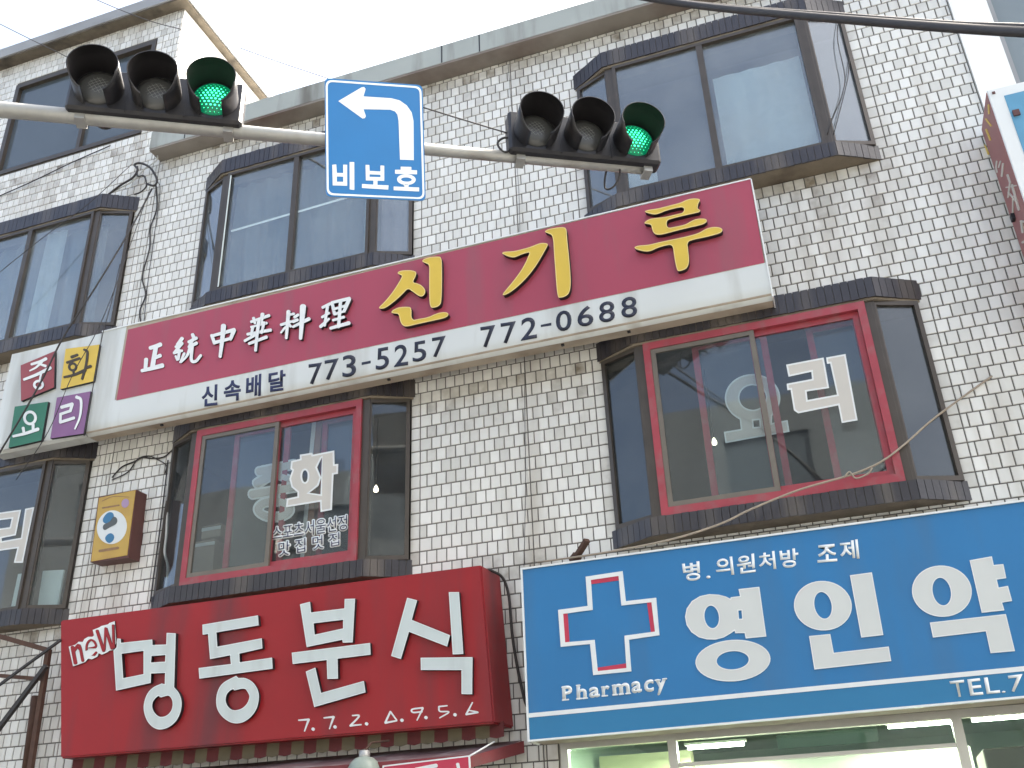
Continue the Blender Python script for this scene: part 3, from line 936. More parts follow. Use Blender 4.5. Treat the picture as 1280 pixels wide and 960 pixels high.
# cabinet: flat front with a rolled lower edge
prof = [(YF + 0.004, SZ1), (-0.21, SZ1), (-0.21, SZ0 + 0.004), (YF + 0.05, SZ0 + 0.004), (YF + 0.012, SZ0 + 0.03), (YF + 0.004, SZ0 + 0.09)]
hexa(bm, [Vector((SX0, y, z)) for y, z in prof], [Vector((SX1, y, z)) for y, z in prof])
obj('cabinet', bm, M['sign_under'], rs)
bm = BM()
ws = [(YF, ZB), (YF, SZ0 + 0.11), (YF + 0.006, SZ0 + 0.045), (YF + 0.03, SZ0 + 0.012), (YF + 0.06, SZ0)]
for (a, b) in zip(ws, ws[1:]):
    f = bm.faces.new([bm.verts.new(p) for p in ((SX0 - 0.003, a[0], a[1]), (SX0 - 0.003, b[0], b[1]), (SX1 + 0.003, b[0], b[1]), (SX1 + 0.003, a[0], a[1]))]); f.smooth = True
bmesh.ops.remove_doubles(bm, verts=bm.verts[:], dist=1e-5)
box(bm, SX0 - 0.003, -6.105, YF, YF + 0.002, ZB, SZ1)
obj('white_panel', bm, M['sign_white'], rs)
red_q = [(147, 500), (160.5, 412.5), (938.5, 223.5), (955, 328)]
YR = YP(YF)
shape('red_panel', [[(145.5, 500.5), (160, 412), (938, 224), (955.5, 328.5)]], YR, 0.004, [M['sign_red'], M['sign_frame']], rs)
bm = BM()
box(bm, SX0 - 0.006, SX1 + 0.006, YF - 0.008, -0.21, SZ1, SZ1 + 0.012)
box(bm, SX1 + 0.004, SX1 + 0.014, YF - 0.008, -0.21, SZ0 - 0.004, SZ1)
obj('edge_trim', bm, M['white_vinyl'], rs)
for x in (-5.6, -3.3, -1.75, -1.2):
    bm = BM(); box(bm, x - 0.012, x + 0.012, -0.30, -0.28, SZ0 - 0.012, SZ0 + 0.003); obj('screw', bm, M['black'], rs)
YM = [M['yellow'], M['black'], M['yellow_edge']]
c1 = (460, 310, 8.727)
SIN = [[(108, 655), (180, 590), (270, 480), (340, 370), (375, 305), (345, 290), (318, 275), (340, 250), (420, 240), (500, 246), (530, 268), (520, 310), (485, 375), (540, 385), (590, 410), (628, 460), (620, 505), (590, 532), (555, 525), (500, 485), (437, 437), (380, 500), (300, 575), (200, 650), (150, 665)],
       [(585, 145), (610, 118), (680, 97), (760, 92), (805, 100), (808, 300), (803, 590), (775, 635), (710, 655), (685, 648), (668, 590), (668, 300), (670, 180), (625, 165)],
       [(247, 705), (275, 672), (340, 645), (440, 640), (475, 652), (473, 790), (560, 772), (660, 755), (740, 715), (820, 697), (872, 705), (880, 735), (840, 765), (700, 795), (540, 830), (430, 858), (380, 850), (350, 800), (337, 718), (290, 715)]]
c2 = (610, 270, 8.727)
GI = [[(147, 405), (180, 388), (280, 385), (380, 360), (470, 335), (550, 300), (600, 292), (650, 300), (655, 318), (620, 380), (570, 470), (500, 580), (400, 700), (280, 810), (180, 868), (152, 858), (200, 800), (300, 680), (390, 550), (440, 440), (458, 393), (400, 408), (340, 430), (285, 455), (230, 445), (180, 425)],
      [(610, 172), (650, 145), (730, 128), (810, 120), (858, 132), (862, 250), (885, 450), (903, 680), (900, 790), (880, 850), (840, 880), (790, 892), (763, 890), (750, 800), (735, 600), (720, 400), (710, 215), (660, 190)]]
c3 = (780, 235, 8.727)
RU = [[(215, 258), (260, 238), (380, 222), (480, 195), (620, 160), (680, 128), (750, 112), (830, 118), (825, 145), (805, 180), (803, 228), (835, 240), (825, 262), (790, 272), (660, 300), (540, 330), (462, 352), (470, 440), (560, 422), (670, 400), (740, 355), (800, 335), (880, 332), (908, 350), (895, 380), (840, 405), (700, 435), (560, 470), (450, 500), (380, 513), (330, 500), (305, 450), (298, 400), (250, 392), (215, 385), (245, 355), (300, 330), (440, 318), (560, 290), (655, 268), (655, 205), (560, 220), (450, 250), (350, 293), (280, 280)],
      [(103, 655), (140, 628), (260, 622), (380, 592), (530, 560), (700, 525), (820, 490), (890, 445), (960, 425), (1030, 425), (1075, 445), (1070, 480), (1030, 500), (900, 535), (780, 558), (688, 585), (700, 680), (712, 790), (700, 850), (675, 885), (610, 908), (582, 905), (560, 820), (545, 720), (530, 615), (440, 630), (360, 655), (280, 695), (190, 688)]]
for cr, loops in ((c1, SIN), (c2, GI), (c3, RU)):
    shape('letter', crop([chaikin(l, 2) for l in loops], *cr), YR, 0.045, YM, rs, base=0.004, rim=0.007)
C6 = (160, 370, 7.3875); C7 = (300, 360, 8.0)
hz = []
def ch(cr, sts, k=1.0):
    for st in sts:
        hz.append(([(cr[0] + x / cr[2], cr[1] + y / cr[2]) for x, y in st[0]],) + tuple(v / cr[2] for v in st[1:]))
ch(C6, [([(205, 480), (255, 465), (300, 448)], 30, 34), ([(258, 470), (238, 580), (225, 665)], 34, 38), ([(245, 572), (298, 550)], 26, 30), ([(168, 585), (160, 680)], 32, 28), ([(128, 690), (220, 668), (318, 642)], 26, 36)])
ch(C6, [([(500, 392), (455, 450)], 30, 24), ([(440, 470), (500, 432)], 20, 22), ([(498, 436), (425, 528)], 28, 22), ([(425, 525), (500, 505)], 24, 20), ([(478, 500), (462, 585)], 22, 24), ([(440, 555), (455, 590)], 18, 18), ([(520, 530), (482, 612)], 22, 16),
        ([(595, 355), (612, 392)], 26, 30), ([(560, 425), (632, 388)], 24, 26), ([(600, 400), (562, 472)], 24, 22), ([(562, 472), (632, 435)], 22, 28), ([(575, 470), (545, 550), (490, 612)], 26, 14), ([(592, 465), (585, 590), (625, 602), (672, 548)], 26, 22)])
ch(C6, [([(772, 362), (800, 435)], 24, 28), ([(775, 368), (980, 312)], 22, 30), ([(978, 316), (945, 400)], 34, 26), ([(800, 430), (945, 392)], 26, 24), ([(882, 275), (868, 420), (850, 560)], 40, 24)])
ch(C7, [([(112, 338), (290, 275)], 24, 26), ([(135, 300), (150, 352)], 26, 22), ([(225, 262), (212, 342)], 34, 24), ([(110, 390), (265, 350)], 18, 24), ([(75, 462), (306, 420)], 24, 28), ([(48, 528), (150, 470)], 24, 24), ([(90, 556), (265, 490)], 24, 28), ([(128, 390), (112, 470)], 26, 22), ([(240, 345), (215, 450)], 26, 22), ([(190, 320), (170, 470), (155, 625)], 30, 24)])
ch(C7, [([(410, 368), (510, 335)], 24, 24), ([(485, 235), (462, 500)], 34, 24), ([(455, 390), (410, 446)], 20, 16), ([(480, 350), (508, 385)], 22, 22), ([(500, 265), (540, 258)], 20, 22), ([(545, 292), (582, 268)], 26, 24), ([(530, 335), (575, 318)], 28, 26), ([(530, 388), (690, 308)], 22, 32), ([(630, 185), (618, 340), (605, 505)], 52, 28)])
ch(C7, [([(825, 195), (900, 158)], 24, 26), ([(820, 292), (890, 250)], 22, 22), ([(805, 386), (890, 308)], 28, 20), ([(875, 185), (845, 375)], 26, 24), ([(920, 145), (945, 262)], 28, 26), ([(920, 145), (1095, 105)], 24, 30), ([(1090, 112), (1040, 235)], 36, 26), ([(935, 212), (1050, 178)], 22, 22), ([(945, 262), (1040, 232)], 22, 22), ([(1005, 140), (985, 390)], 28, 28), ([(930, 322), (1040, 290)], 22, 24), ([(905, 402), (1090, 350)], 26, 32)])
strokes('chinese_lettering', [(s[0], s[1] * 1.18, (s[2] if len(s) > 2 else s[1]) * 1.18) for s in hz], YR, 0.006, [M['white_vinyl'], M['black']], rs, base=0.004)
C9 = (240, 410, 4.0)
for body, qd in (('신', ((50, 292), (130, 280), (126, 385), (46, 395))), ('속', ((160, 268), (245, 255), (243, 360), (158, 372))), ('배', ((272, 242), (347, 228), (343, 338), (268, 352))), ('달', ((383, 222), (468, 207), (466, 310), (381, 322)))):
    text('delivery_lettering', body, q4(C9, *qd), YR, 0.002, M['navy'], rs, bold=0.028)
M['ink'] = mat('blue_black_vinyl', (0.012, 0.016, 0.035), 0.5)
for body, qd in (('773-5257', ((583, 180), (1275, 38), (1255, 145), (583, 285))),):
    pass
digits = [(C9, '7', (583, 182, 650, 172, 618, 280, 583, 285)), (C9, '7', (663, 163, 733, 151, 700, 258, 663, 263)), (C9, '3', (752, 140, 820, 130, 820, 240, 752, 248)),
          (C9, '-', (848, 172, 893, 163, 893, 176, 848, 185)), (C9, '5', (922, 104, 985, 92, 985, 200, 918, 212)), (C9, '2', (1013, 88, 1080, 78, 1080, 185, 1010, 195)),
          (C9, '5', (1105, 72, 1170, 60, 1172, 162, 1103, 172)), (C9, '7', (1200, 50, 1268, 38, 1235, 142, 1200, 150))]
CA = (590, 360, 5.818)
digits += [(CA, '7', (60, 285, 168, 268, 125, 428, 75, 436)), (CA, '7', (207, 258, 318, 240, 275, 400, 222, 408)), (CA, '2', (358, 222, 470, 205, 472, 362, 355, 384)),
           (CA, '-', (500, 268, 577, 252, 577, 272, 500, 284)), (CA, '0', (608, 172, 722, 156, 726, 304, 612, 320)), (CA, '6', (765, 140, 880, 122, 884, 270, 768, 286)),
           (CA, '8', (922, 104, 1036, 90, 1040, 240, 925, 256)), (CA, '8', (1082, 72, 1196, 56, 1203, 206, 1088, 222))]
for cr, ds, q in digits:
    qq = [(q[0], q[1]), (q[2], q[3]), (q[4], q[5]), (q[6], q[7])]
    if ds == '7': qq = [(q[0], q[1]), (q[2], q[3]), (q[4] + (q[2] - q[4]), q[5] - 6), (q[6], q[7])]
    b = raise_bm(text_bm(ds, q4(cr, *qq), 0.012 if ds != '-' else 0.0), YR, 0.002)
    obj('dash' if ds == '-' else 'digit', b, M['ink'], rs)

# ---------------------------------------------------------------- small four-square sign left of it
fs = thing('four_square_sign', 'white sign with red, yellow, green and purple squares lettered in Korean', 'sign', (-6.9, -0.3, 5.5))
bm = BM()
qx = [at(*p, YF) for p in ((4, 441), (128.5, 417), (106, 546), (-20, 573))]
x_l, x_r = -7.50, SX0 - 0.012
prof = [(YF, SZ1 - 0.01), (-0.21, SZ1 - 0.01), (-0.21, SZ0 + 0.004), (YF + 0.05, SZ0 + 0.004), (YF + 0.012, SZ0 + 0.03), (YF, SZ0 + 0.09)]
hexa(bm, [Vector((x_l, y, z)) for y, z in prof], [Vector((x_r, y, z)) for y, z in prof])
obj('cabinet', bm, M['sign_white'], fs)
CB = (0, 420, 6.4)
for qd, mt in (([(165, 235), (438, 120), (432, 410), (168, 520)], 't_red'), ([(525, 103), (795, 68), (745, 362), (482, 425)], 't_yellow'), ([(118, 565), (385, 525), (330, 835), (68, 895)], 't_green'), ([(455, 492), (725, 442), (668, 780), (402, 820)], 't_purple')):
    shape('square_tile', crop([qd], *CB), YR, 0.03, [M[mt], M['black']], fs)
SW = [M['white_vinyl'], M['black']]
strokes('lettering', [([(252, 226), (320, 205), (368, 182)], 20, 26), ([(335, 205), (290, 250), (238, 278)], 22, 12), ([(318, 225), (365, 240)], 16, 22), ([(192, 348), (290, 310), (402, 255)], 20, 28), ([(332, 288), (318, 350)], 18, 14), ('ring', 308, 390, 34, 30, 20)], YR, 0.004, SW, fs, *CB, base=0.03)
BRW = [M['brown_letter'], M['brown_letter']]
strokes('lettering', [([(572, 168), (618, 150)], 24, 20), ([(535, 212), (636, 178)], 20, 20), ('ring', 580, 246, 28, 28, 18), ([(585, 278), (590, 305)], 16, 16), ([(512, 328), (590, 310), (680, 272)], 16, 24), ([(672, 108), (698, 130), (685, 240), (655, 342)], 18, 18), ([(690, 252), (724, 240)], 20, 22)], YR, 0.004, BRW, fs, *CB, base=0.03)
strokes('lettering', [('ring', 240, 655, 44, 48, 22), ([(185, 735), (192, 775)], 24, 22), ([(265, 710), (265, 755)], 24, 22), ([(106, 802), (200, 780), (304, 745)], 20, 28)], YR, 0.004, SW, fs, *CB, base=0.03)
strokes('lettering', [([(492, 570), (578, 545)], 26, 28), ([(578, 545), (562, 602)], 26, 22), ([(565, 598), (485, 625)], 22, 22), ([(485, 622), (482, 690)], 22, 22), ([(482, 690), (592, 655)], 24, 24), ([(612, 488), (648, 515), (640, 640), (600, 742)], 26, 14)], YR, 0.004, SW, fs, *CB, base=0.03)

# ---------------------------------------------------------------- red snack bar sign
ss = thing('snack_bar_sign', 'deep red box sign with big white raised Korean letters above the awning', 'sign', (-4.3, -0.2, 2.6))
YS = -0.35
fq = [at(*p, YS) for p in ((75, 775.5), (601.7, 706), (618, 904), (75, 948))]
bq = [Vector((v.x + dx, -0.02, v.z)) for v, dx in zip(fq, (0, 0.03, 0.03, 0))]
bm = BM(); fcs = hexa(bm, fq, bq)
bmesh.ops.bevel(bm, geom=bm.edges[:], offset=0.012, segments=2, affect='EDGES')
obj('cabinet', bm, M['snack_red'], ss)
SS = YP(YS)
LM = [M['letter_white'], M['black'], M['letter_white_edge']]
def sm(*p): return [(v.x, v.y) for v in catmull([Vector(q) for q in p], 5)]
myeong = [[(170, 180), (197, 182), (200, 215), (450, 188), (452, 232), (562, 228), (565, 135), (638, 138), *sm((625, 570), (665, 620), (685, 690), (675, 770), (640, 840), (580, 890), (510, 908), (450, 885), (405, 830), (382, 750), (388, 680), (415, 615), (460, 570), (525, 540)), (550, 545), (553, 455), (440, 460), (438, 535), (160, 597), (140, 275), (165, 250)],
          [(205, 302), (380, 278), (380, 465), (218, 497)], [(445, 320), (555, 312), (553, 365), (440, 372)],
          [(498, 632), *sm((520, 645), (580, 632), (612, 665), (618, 720), (600, 770), (560, 805), (510, 812), (470, 785), (446, 740), (448, 690), (470, 655), (498, 632))]]
dong = [[(108, 155), (525, 85), (530, 160), (213, 213), (220, 320), (553, 257), (558, 333), (385, 372), (388, 437), (630, 402), (635, 485), (85, 560), (80, 480), (322, 450), (315, 385), (165, 413), (150, 225), (110, 230)]]
dong_o = [[(360, 545), *sm((375, 560), (430, 562), (480, 590), (515, 640), (527, 700), (510, 780), (465, 845), (400, 885), (330, 885), (265, 845), (225, 785), (217, 710), (235, 640), (275, 590), (360, 545))],
          [*sm((345, 648), (420, 635), (450, 665), (460, 700), (440, 750), (400, 785), (345, 797), (305, 775), (283, 730), (290, 680), (315, 650), (340, 638))]]
bun = [[(120, 122), (195, 103), (203, 183), (453, 153), (455, 82), (533, 80), (515, 408), (440, 410), (437, 388), (170, 443)], [(222, 265), (443, 238), (443, 303), (230, 350)]]
bun2 = [[(58, 485), (645, 412), (650, 500), (402, 530), (405, 680), (325, 682), (320, 540), (65, 570)], [(163, 627), (235, 597), (278, 787), (598, 697), (612, 782), (227, 893)]]
sik = [[(185, 110), (265, 130), (222, 287), (528, 410), (505, 500), (200, 382), (135, 600), (57, 575)], [(518, 65), (600, 65), (635, 560), (550, 563)], [(293, 590), (708, 585), (705, 882), (620, 880), (620, 688), (295, 688)]]
for cr, lps in (((120, 770, 6.4), myeong), ((235, 755, 6.0), dong + dong_o), ((355, 735, 6.0), bun + bun2), ((480, 730, 6.4), sik)):
    shape('letter', crop(lps, *cr), SS, 0.035, LM, ss, rim=0.006)
CN = (70, 770, 12.0)
new_out = [(190, 460), (290, 430), (340, 385), (400, 390), (425, 345), (480, 312), (545, 312), (570, 290), (550, 210), (650, 170), (680, 150), (780, 125), (800, 105), (880, 78), (905, 400), (860, 510), (800, 520), (770, 545), (690, 580), (640, 560), (620, 610), (540, 650), (480, 640), (440, 690), (345, 725), (255, 755)]
shape('new_plate', crop([new_out], *CN), SS, 0.012, [M['white_vinyl'], M['black']], ss)
newl = [([(245, 468), (290, 705)], 62), ([(270, 520), (345, 440), (400, 672)], 50), ([(480, 490), (592, 462), (575, 390), (520, 360), (468, 410), (455, 500), (480, 590), (540, 605), (602, 545)], 38), ([(615, 222), (712, 520)], 52), ([(740, 180), (725, 500)], 36), ([(745, 190), (838, 485)], 52), ([(855, 140), (865, 470)], 44)]
strokes('new_lettering', newl, SS, 0.004, [M['snack_red'], M['black']], ss, *CN, base=0.012, grow=-6)
CP = (360, 870, 5.12)
ph = [([(68, 155), (132, 150)], 9, 13), ([(132, 150), (105, 225)], 14, 7), ([(230, 140), (292, 133)], 9, 13), ([(292, 133), (265, 210)], 14, 7), ([(412, 125), (455, 128), (398, 190)], 9, 12), ([(398, 190), (468, 183)], 13, 8),
      ([(655, 100), (622, 170)], 12, 12), ([(622, 172), (695, 158)], 13, 9), ([(695, 155), (655, 100)], 9, 9), ([(862, 75), (795, 85), (800, 105), (858, 100)], 10, 10), ([(862, 80), (825, 155)], 12, 7), ([(965, 68), (1018, 62)], 10, 8), ([(965, 70), (972, 98), (1030, 102), (970, 140)], 10, 8),
      ([(1180, 42), (1140, 118)], 8, 12), ([(1140, 118), (1215, 105)], 12, 10), ([(1212, 103), (1160, 92)], 10, 8)]
for x, y in ((160, 212), (300, 198), (502, 178), (728, 155), (882, 138), (1068, 120)): ph.append(([(x - 2, y - 2), (x + 3, y + 2)], 20, 20))
grp = [ph[0:2], ph[2:4], ph[4:6], ph[6:9], ph[9:11], ph[11:13], ph[13:16]] + [[p] for p in ph[16:]]
for i, g in enumerate(grp): strokes('digit' if i < 7 else 'dot', g, SS, 0.003, M['white_vinyl'], ss, *CP)

# ---------------------------------------------------------------- blue pharmacy sign
ps = thing('pharmacy_sign', 'large blue pharmacy sign with white Korean letters and an outlined cross', 'sign', (-0.5, -0.3, 2.4))
YB = -0.45
PB = YP(YB)
bl = [at(*p, YB) for p in ((653.5, 712.5), (1280, 627.5), (1280, 870), (662.5, 925))]
dx = (bl[1] - bl[0]); dx2 = (bl[2] - bl[3])
tl, bl_ = bl[0], bl[3]
tr, br = tl + dx * 1.25, bl_ + dx2 * 1.35
front = [tl, tr, br, bl_]
bm = BM(); hexa(bm, front, [Vector((v.x, -0.14, v.z)) for v in front])
obj('cabinet', bm, M['sign_under'], ps)
def lerp(a, b, t): return a + (b - a) * t
sp0, sp1 = at(661.2, 894.5, YB), at(1280, 836, YB)
sp1 = sp0 + (sp1 - sp0) * 1.3
n_ = Vector((0, -0.003, 0))
bm = BM(); hexa(bm, [p + n_ for p in (tl, tr, sp1, sp0)], [p for p in (tl, tr, sp1, sp0)]); obj('blue_panel', bm, M['blue'], ps)
bm = BM(); hexa(bm, [p + n_ for p in (sp0, sp1, br, bl_)], [p for p in (sp0, sp1, br, bl_)]); obj('lower_panel', bm, M['blue_low'], ps)
bm = BM()
def stripe(a, b, wz, off=0.006):
    hexa(bm, [a + Vector((0, -off, wz / 2)), b + Vector((0, -off, wz / 2)), b + Vector((0, -off, -wz / 2)), a + Vector((0, -off, -wz / 2))],
         [a + Vector((0, -0.0032, wz / 2)), b + Vector((0, -0.0032, wz / 2)), b + Vector((0, -0.0032, -wz / 2)), a + Vector((0, -0.0032, -wz / 2))])
stripe(sp0, sp1, 0.028)
obj('white_line', bm, M['white_vinyl'], ps)
bm = BM()
bar(bm, tl + Vector((0, 0.1, 0.006)), tr + Vector((0, 0.1, 0.006)), 0.23, 0.012)
bar(bm, bl_ + Vector((0, 0.004, -0.006)), br + Vector((0, 0.004, -0.006)), 0.03, 0.012)
bar(bm, tl + Vector((-0.007, 0.1, 0.012)), bl_ + Vector((-0.007, 0.1, -0.012)), 0.23, 0.012, up=(1, 0, 0))
obj('edge_trim', bm, M['white_vinyl'], ps)
PW = [M['cream_white'] if 'cream_white' in M else M['letter_white'], M['letter_white'], M['white_vinyl']]
M['pharm_white'] = mat('off_white_vinyl', (0.60, 0.62, 0.59), 0.45, 0.04, 5)
PW = [M['pharm_white'], M['white_vinyl'], M['white_vinyl']]
yeong = [[(500, 195), (503, 182), (583, 172), (570, 112), (748, 92), (808, 518), (632, 535), (622, 488), (542, 490), (535, 468), (505, 490), (440, 528), (370, 545), (300, 543), (230, 525), (165, 480), (125, 420), (112, 350), (125, 280), (170, 215), (240, 172), (320, 155), (400, 160), (460, 175)],
         ell(340, 350, 62, 97, -8), [(568, 296), (596, 293), (602, 365), (574, 367)]]
yeong2 = [ell(522, 725, 322, 178, -4), ell(520, 722, 138, 78, -4)]
in_ = [ell(311, 365, 232, 198, 5), ell(312, 362, 68, 108, -12), [(527, 122), (703, 98), (795, 600), (618, 620)], [(200, 608), (370, 592), (398, 742), (838, 692), (858, 808), (243, 876)]]
yak = [ell(303, 377, 240, 205, 5), ell(302, 380, 72, 112, -12), [(525, 130), (703, 98), (718, 168), (795, 160), (818, 272), (742, 283), (757, 348), (832, 335), (865, 455), (785, 468), (803, 530), (622, 550)], [(207, 628), (815, 560), (888, 856), (693, 873), (655, 698), (232, 748)]]
P2 = Plane((0, YB - 0.003, 0), (0, -1, 0))
for cr, lps in (((840, 720, 6.857), yeong + yeong2), ((980, 700, 6.4), in_), ((1130, 680, 6.4), yak)):
    shape('letter', crop(lps, *cr), P2, 0.006, PW, ps, rim=0.008)
CC = (690, 700, 5.053)
cro = [(212, 105), (445, 70), (465, 260), (657, 238), (678, 475), (485, 503), (500, 703), (260, 727), (240, 530), (55, 548), (38, 315), (225, 290)]
cri = [(245, 126), (420, 100), (438, 287), (628, 266), (650, 452), (457, 478), (470, 682), (288, 702), (268, 504), (82, 520), (70, 340), (256, 314)]
shape('cross', crop([cro, cri], *CC), P2, 0.008, [M['white_vinyl']] * 3, ps)
for qd in ([(245, 127), (420, 101), (423, 128), (248, 152)], [(70, 340), (98, 336), (110, 516), (82, 520)], [(600, 270), (628, 267), (650, 452), (625, 456)], [(286, 680), (469, 653), (470, 681), (288, 702)]):
    shape('cross_edge', crop([qd], *CC), P2, 0.004, M['cross_red'], ps)
for body, qd in (('P', ((65, 800), (122, 793), (128, 880), (70, 886))), ('h', ((157, 792), (213, 785), (217, 873), (160, 879))), ('a', ((236, 808), (296, 800), (299, 862), (238, 869))), ('r', ((315, 800), (360, 794), (358, 855), (320, 860))), ('m', ((383, 790), (484, 775), (490, 842), (388, 852))), ('a', ((503, 772), (560, 764), (565, 832), (506, 840))), ('c', ((583, 764), (638, 755), (640, 826), (586, 834))), ('y', ((655, 757), (718, 748), (700, 845), (668, 852)))):
    text('pharmacy_lettering', body, q4(CC, *qd), P2, 0.002, M['white_vinyl'], ps, bold=0.01, fat=0.65)
strokes('pharmacy_lettering', [([(66, 885), (104, 881)], 9), ([(62, 804), (90, 801)], 9), ([(156, 877), (186, 874)], 9), ([(194, 874), (222, 871)], 9), ([(154, 793), (175, 791)], 9), ([(316, 859), (350, 856)], 9), ([(312, 803), (332, 801)], 8), ([(384, 852), (412, 849)], 9), ([(424, 848), (450, 845)], 9), ([(466, 844), (494, 841)], 9), ([(380, 794), (400, 792)], 8), ([(650, 760), (682, 757)], 8), ([(698, 752), (722, 749)], 8)], P2, 0.0035, M['white_vinyl'], ps, *CC)
CD = (840, 660, 5.12)
for body, qd in (('병', ((62, 222), (175, 212), (182, 332), (80, 342))), ('.', ((218, 306), (245, 304), (247, 322), (220, 324))), ('의', ((278, 192), (385, 182), (398, 298), (282, 305))), ('원', ((410, 180), (528, 162), (536, 280), (420, 296))), ('처', ((552, 162), (655, 146), (668, 262), (558, 268))), ('방', ((685, 140), (806, 128), (812, 248), (700, 258))), ('조', ((926, 112), (1050, 100), (1058, 212), (932, 222))), ('제', ((1068, 85), (1188, 72), (1200, 195), (1080, 205)))):
    text('small_lettering', body, q4(CD, *qd), P2, 0.003, M['white_vinyl'], ps, bold=0.02)
CE = (1170, 820, 11.636)
for body, qd in (('T', ((195, 368), (405, 345), (425, 585), (270, 600))), ('E', ((455, 340), (640, 322), (690, 560), (500, 578))), ('L', ((695, 315), (890, 300), (935, 535), (740, 552))), ('.', ((955, 510), (1010, 505), (1012, 532), (960, 538))), ('7', ((1045, 288), (1258, 262), (1245, 515), (1090, 525)))):
    text('telephone_lettering', body, q4(CE, *qd), P2, 0.003, M['white_vinyl'], ps, bold=0.012)

# ---------------------------------------------------------------- yellow light box on the tiles
yb = thing('wall_lightbox', 'small yellow advertising light box with white disc on the tiled wall', 'light box', (-6.1, -0.1, 4.25))
fq = [at(*p, -0.15) for p in ((123, 621), (170.5, 612), (160.5, 697), (113, 703))]
bm = BM(); hexa(bm, fq, [Vector((v.x + 0.005, -0.003, v.z)) for v in fq]); obj('case', bm, M['box_brown'], yb)
PY = YP(-0.15)
CY = (100, 600, 8.0)
shape('face', crop([[(190, 178), (555, 100), (470, 752), (110, 815)]], *CY), PY, 0.004, M['box_yellow'], yb)
shape('disc', crop([ell(318, 472, 148, 170, 15)], *CY), PY, 0.002, M['box_white'], yb, base=0.004)
shape('blue_mark', crop([chaikin([(228, 380), (280, 318), (335, 325), (340, 400), (275, 440), (228, 425)])], *CY), PY, 0.002, M['box_blue'], yb, base=0.006)
shape('blue_mark', crop([chaikin([(238, 580), (300, 522), (345, 555), (335, 605), (285, 640)])], *CY), PY, 0.002, M['box_blue'], yb, base=0.006)
shape('grey_mark', crop([chaikin([(225, 445), (300, 420), (335, 358), (375, 385), (368, 440), (300, 470), (235, 512)])], *CY), PY, 0.002, M['box_grey'], yb, base=0.0065)
M['faded_ink'] = mat('faded_print', (0.26, 0.15, 0.07), 0.6, 0.4, 30)
M['lilac'] = mat('lilac_mark', (0.36, 0.25, 0.38), 0.5)
strokes('small_print', [([(225, 280), (390, 252)], 16), ([(195, 710), (380, 678)], 26), ([(220, 210), (330, 165), (490, 170)], 5)], PY, 0.001, M['faded_ink'], yb, *CY, base=0.004)
shape('lilac_mark', crop([ell(452, 232, 36, 46, 20)], *CY), PY, 0.002, M['lilac'], yb, base=0.004)

# ---------------------------------------------------------------- box sign at the right edge
es = thing('side_sign', 'white framed box sign at the right edge with a maroon lettered side', 'sign', (2.3, -0.25, 5))
EX, EY, EZ0, EZ1 = 1.735, -0.5, 4.85, 6.77
bm = BM(); box(bm, EX, 3.2, EY, -0.04, EZ0, EZ1, bev=0.006); obj('cabinet', bm, M['white_vinyl'], es)
bm = BM(); box(bm, EX - 0.004, EX, EY + 0.012, -0.05, EZ0 + 0.02, EZ1 - 0.012); obj('side_panel', bm, M['maroon'], es)
bm = BM(); box(bm, EX + 0.10, 2.12, EY - 0.004, EY, EZ0 + 0.1, EZ1 - 0.09); obj('blue_panel', bm, M['blue_label'], es)
bm = BM(); box(bm, EX + 0.115, EX + 0.16, EY - 0.02, EY - 0.003, EZ1 - 0.30, EZ1 - 0.25); obj('clip', bm, M['box_brown'], es)
bm = BM(); box(bm, EX + 0.03, EX + 0.05, EY - 0.008, EY, EZ1 - 0.05, EZ1 - 0.03); obj('clip', bm, M['box_brown'], es)
PE = Plane((EX - 0.004, 0, 0), (-1, 0, 0))
CF = (1080, 200, 6.4)
strokes('side_lettering', [([(1060, 10), (1055, 60), (1062, 98)], 12), ([(1075, 60), (1090, 10)], 10), ([(1110, 30), (1100, 130)], 14), ([(1145, 120), (1165, 180)], 14), ([(1135, 220), (1215, 205)], 10), ([(1165, 180), (1150, 300)], 12), ([(1180, 200), (1235, 400)], 14), ([(1190, 290), (1185, 490)], 9), ([(1150, 260), (1210, 330)], 9), ([(1250, 490), (1300, 500)], 14), ([(1255, 500), (1265, 580)], 14), ([(1265, 660), (1300, 640)], 16)], PE, 0.003, M['cream_vinyl'], es, *CF)
CG = (1000, 0, 4.571)
strokes('side_lettering', [([(1075, 600), (1078, 650)], 9), ([(1060, 680), (1090, 720)], 8), ([(1062, 740), (1085, 800)], 9), ([(1050, 830), (1075, 880)], 9)], PE, 0.003, M['t_yellow'], es, *CG)
bm = BM(); bar(bm, (EX - 0.03, -0.16, 5.83), (EX + 0.0, -0.16, 5.83), 0.05, 0.05); obj('wall_fixing', bm, M['black'], es)

# ---------------------------------------------------------------- awning, valance, lamp and banner below the red sign
aw = thing('sloping_awning', 'faded red awning sloping down in front of the snack bar below its sign', 'awning', (-4.2, -0.2, 2.4))
bm = BM()
wl, fl_ = [(-6.3, -0.04, 2.475), (-2.31, -0.04, 2.475)], [(-6.3, -0.70, 2.325), (-2.46, -0.70, 2.325)]
rows = []
for k in range(9):
    t = k / 8
    row = []
    for q in range(61):
        u = q / 60
        p = Vector(wl[0]).lerp(Vector(wl[1]), u).lerp(Vector(fl_[0]).lerp(Vector(fl_[1]), u), t)
        p.z += 0.006 * math.sin(u * 34 + 2 * t) * math.sin(math.pi * t) - 0.012 * math.sin(math.pi * t)
        row.append(bm.verts.new(p))
    rows.append(row)
for a, b in zip(rows, rows[1:]):
    for q in range(60):
        f = bm.faces.new((a[q], a[q + 1], b[q + 1], b[q])); f.smooth = True
obj('awning_sheet', bm, M['awn_under'], aw)
bm = BM()
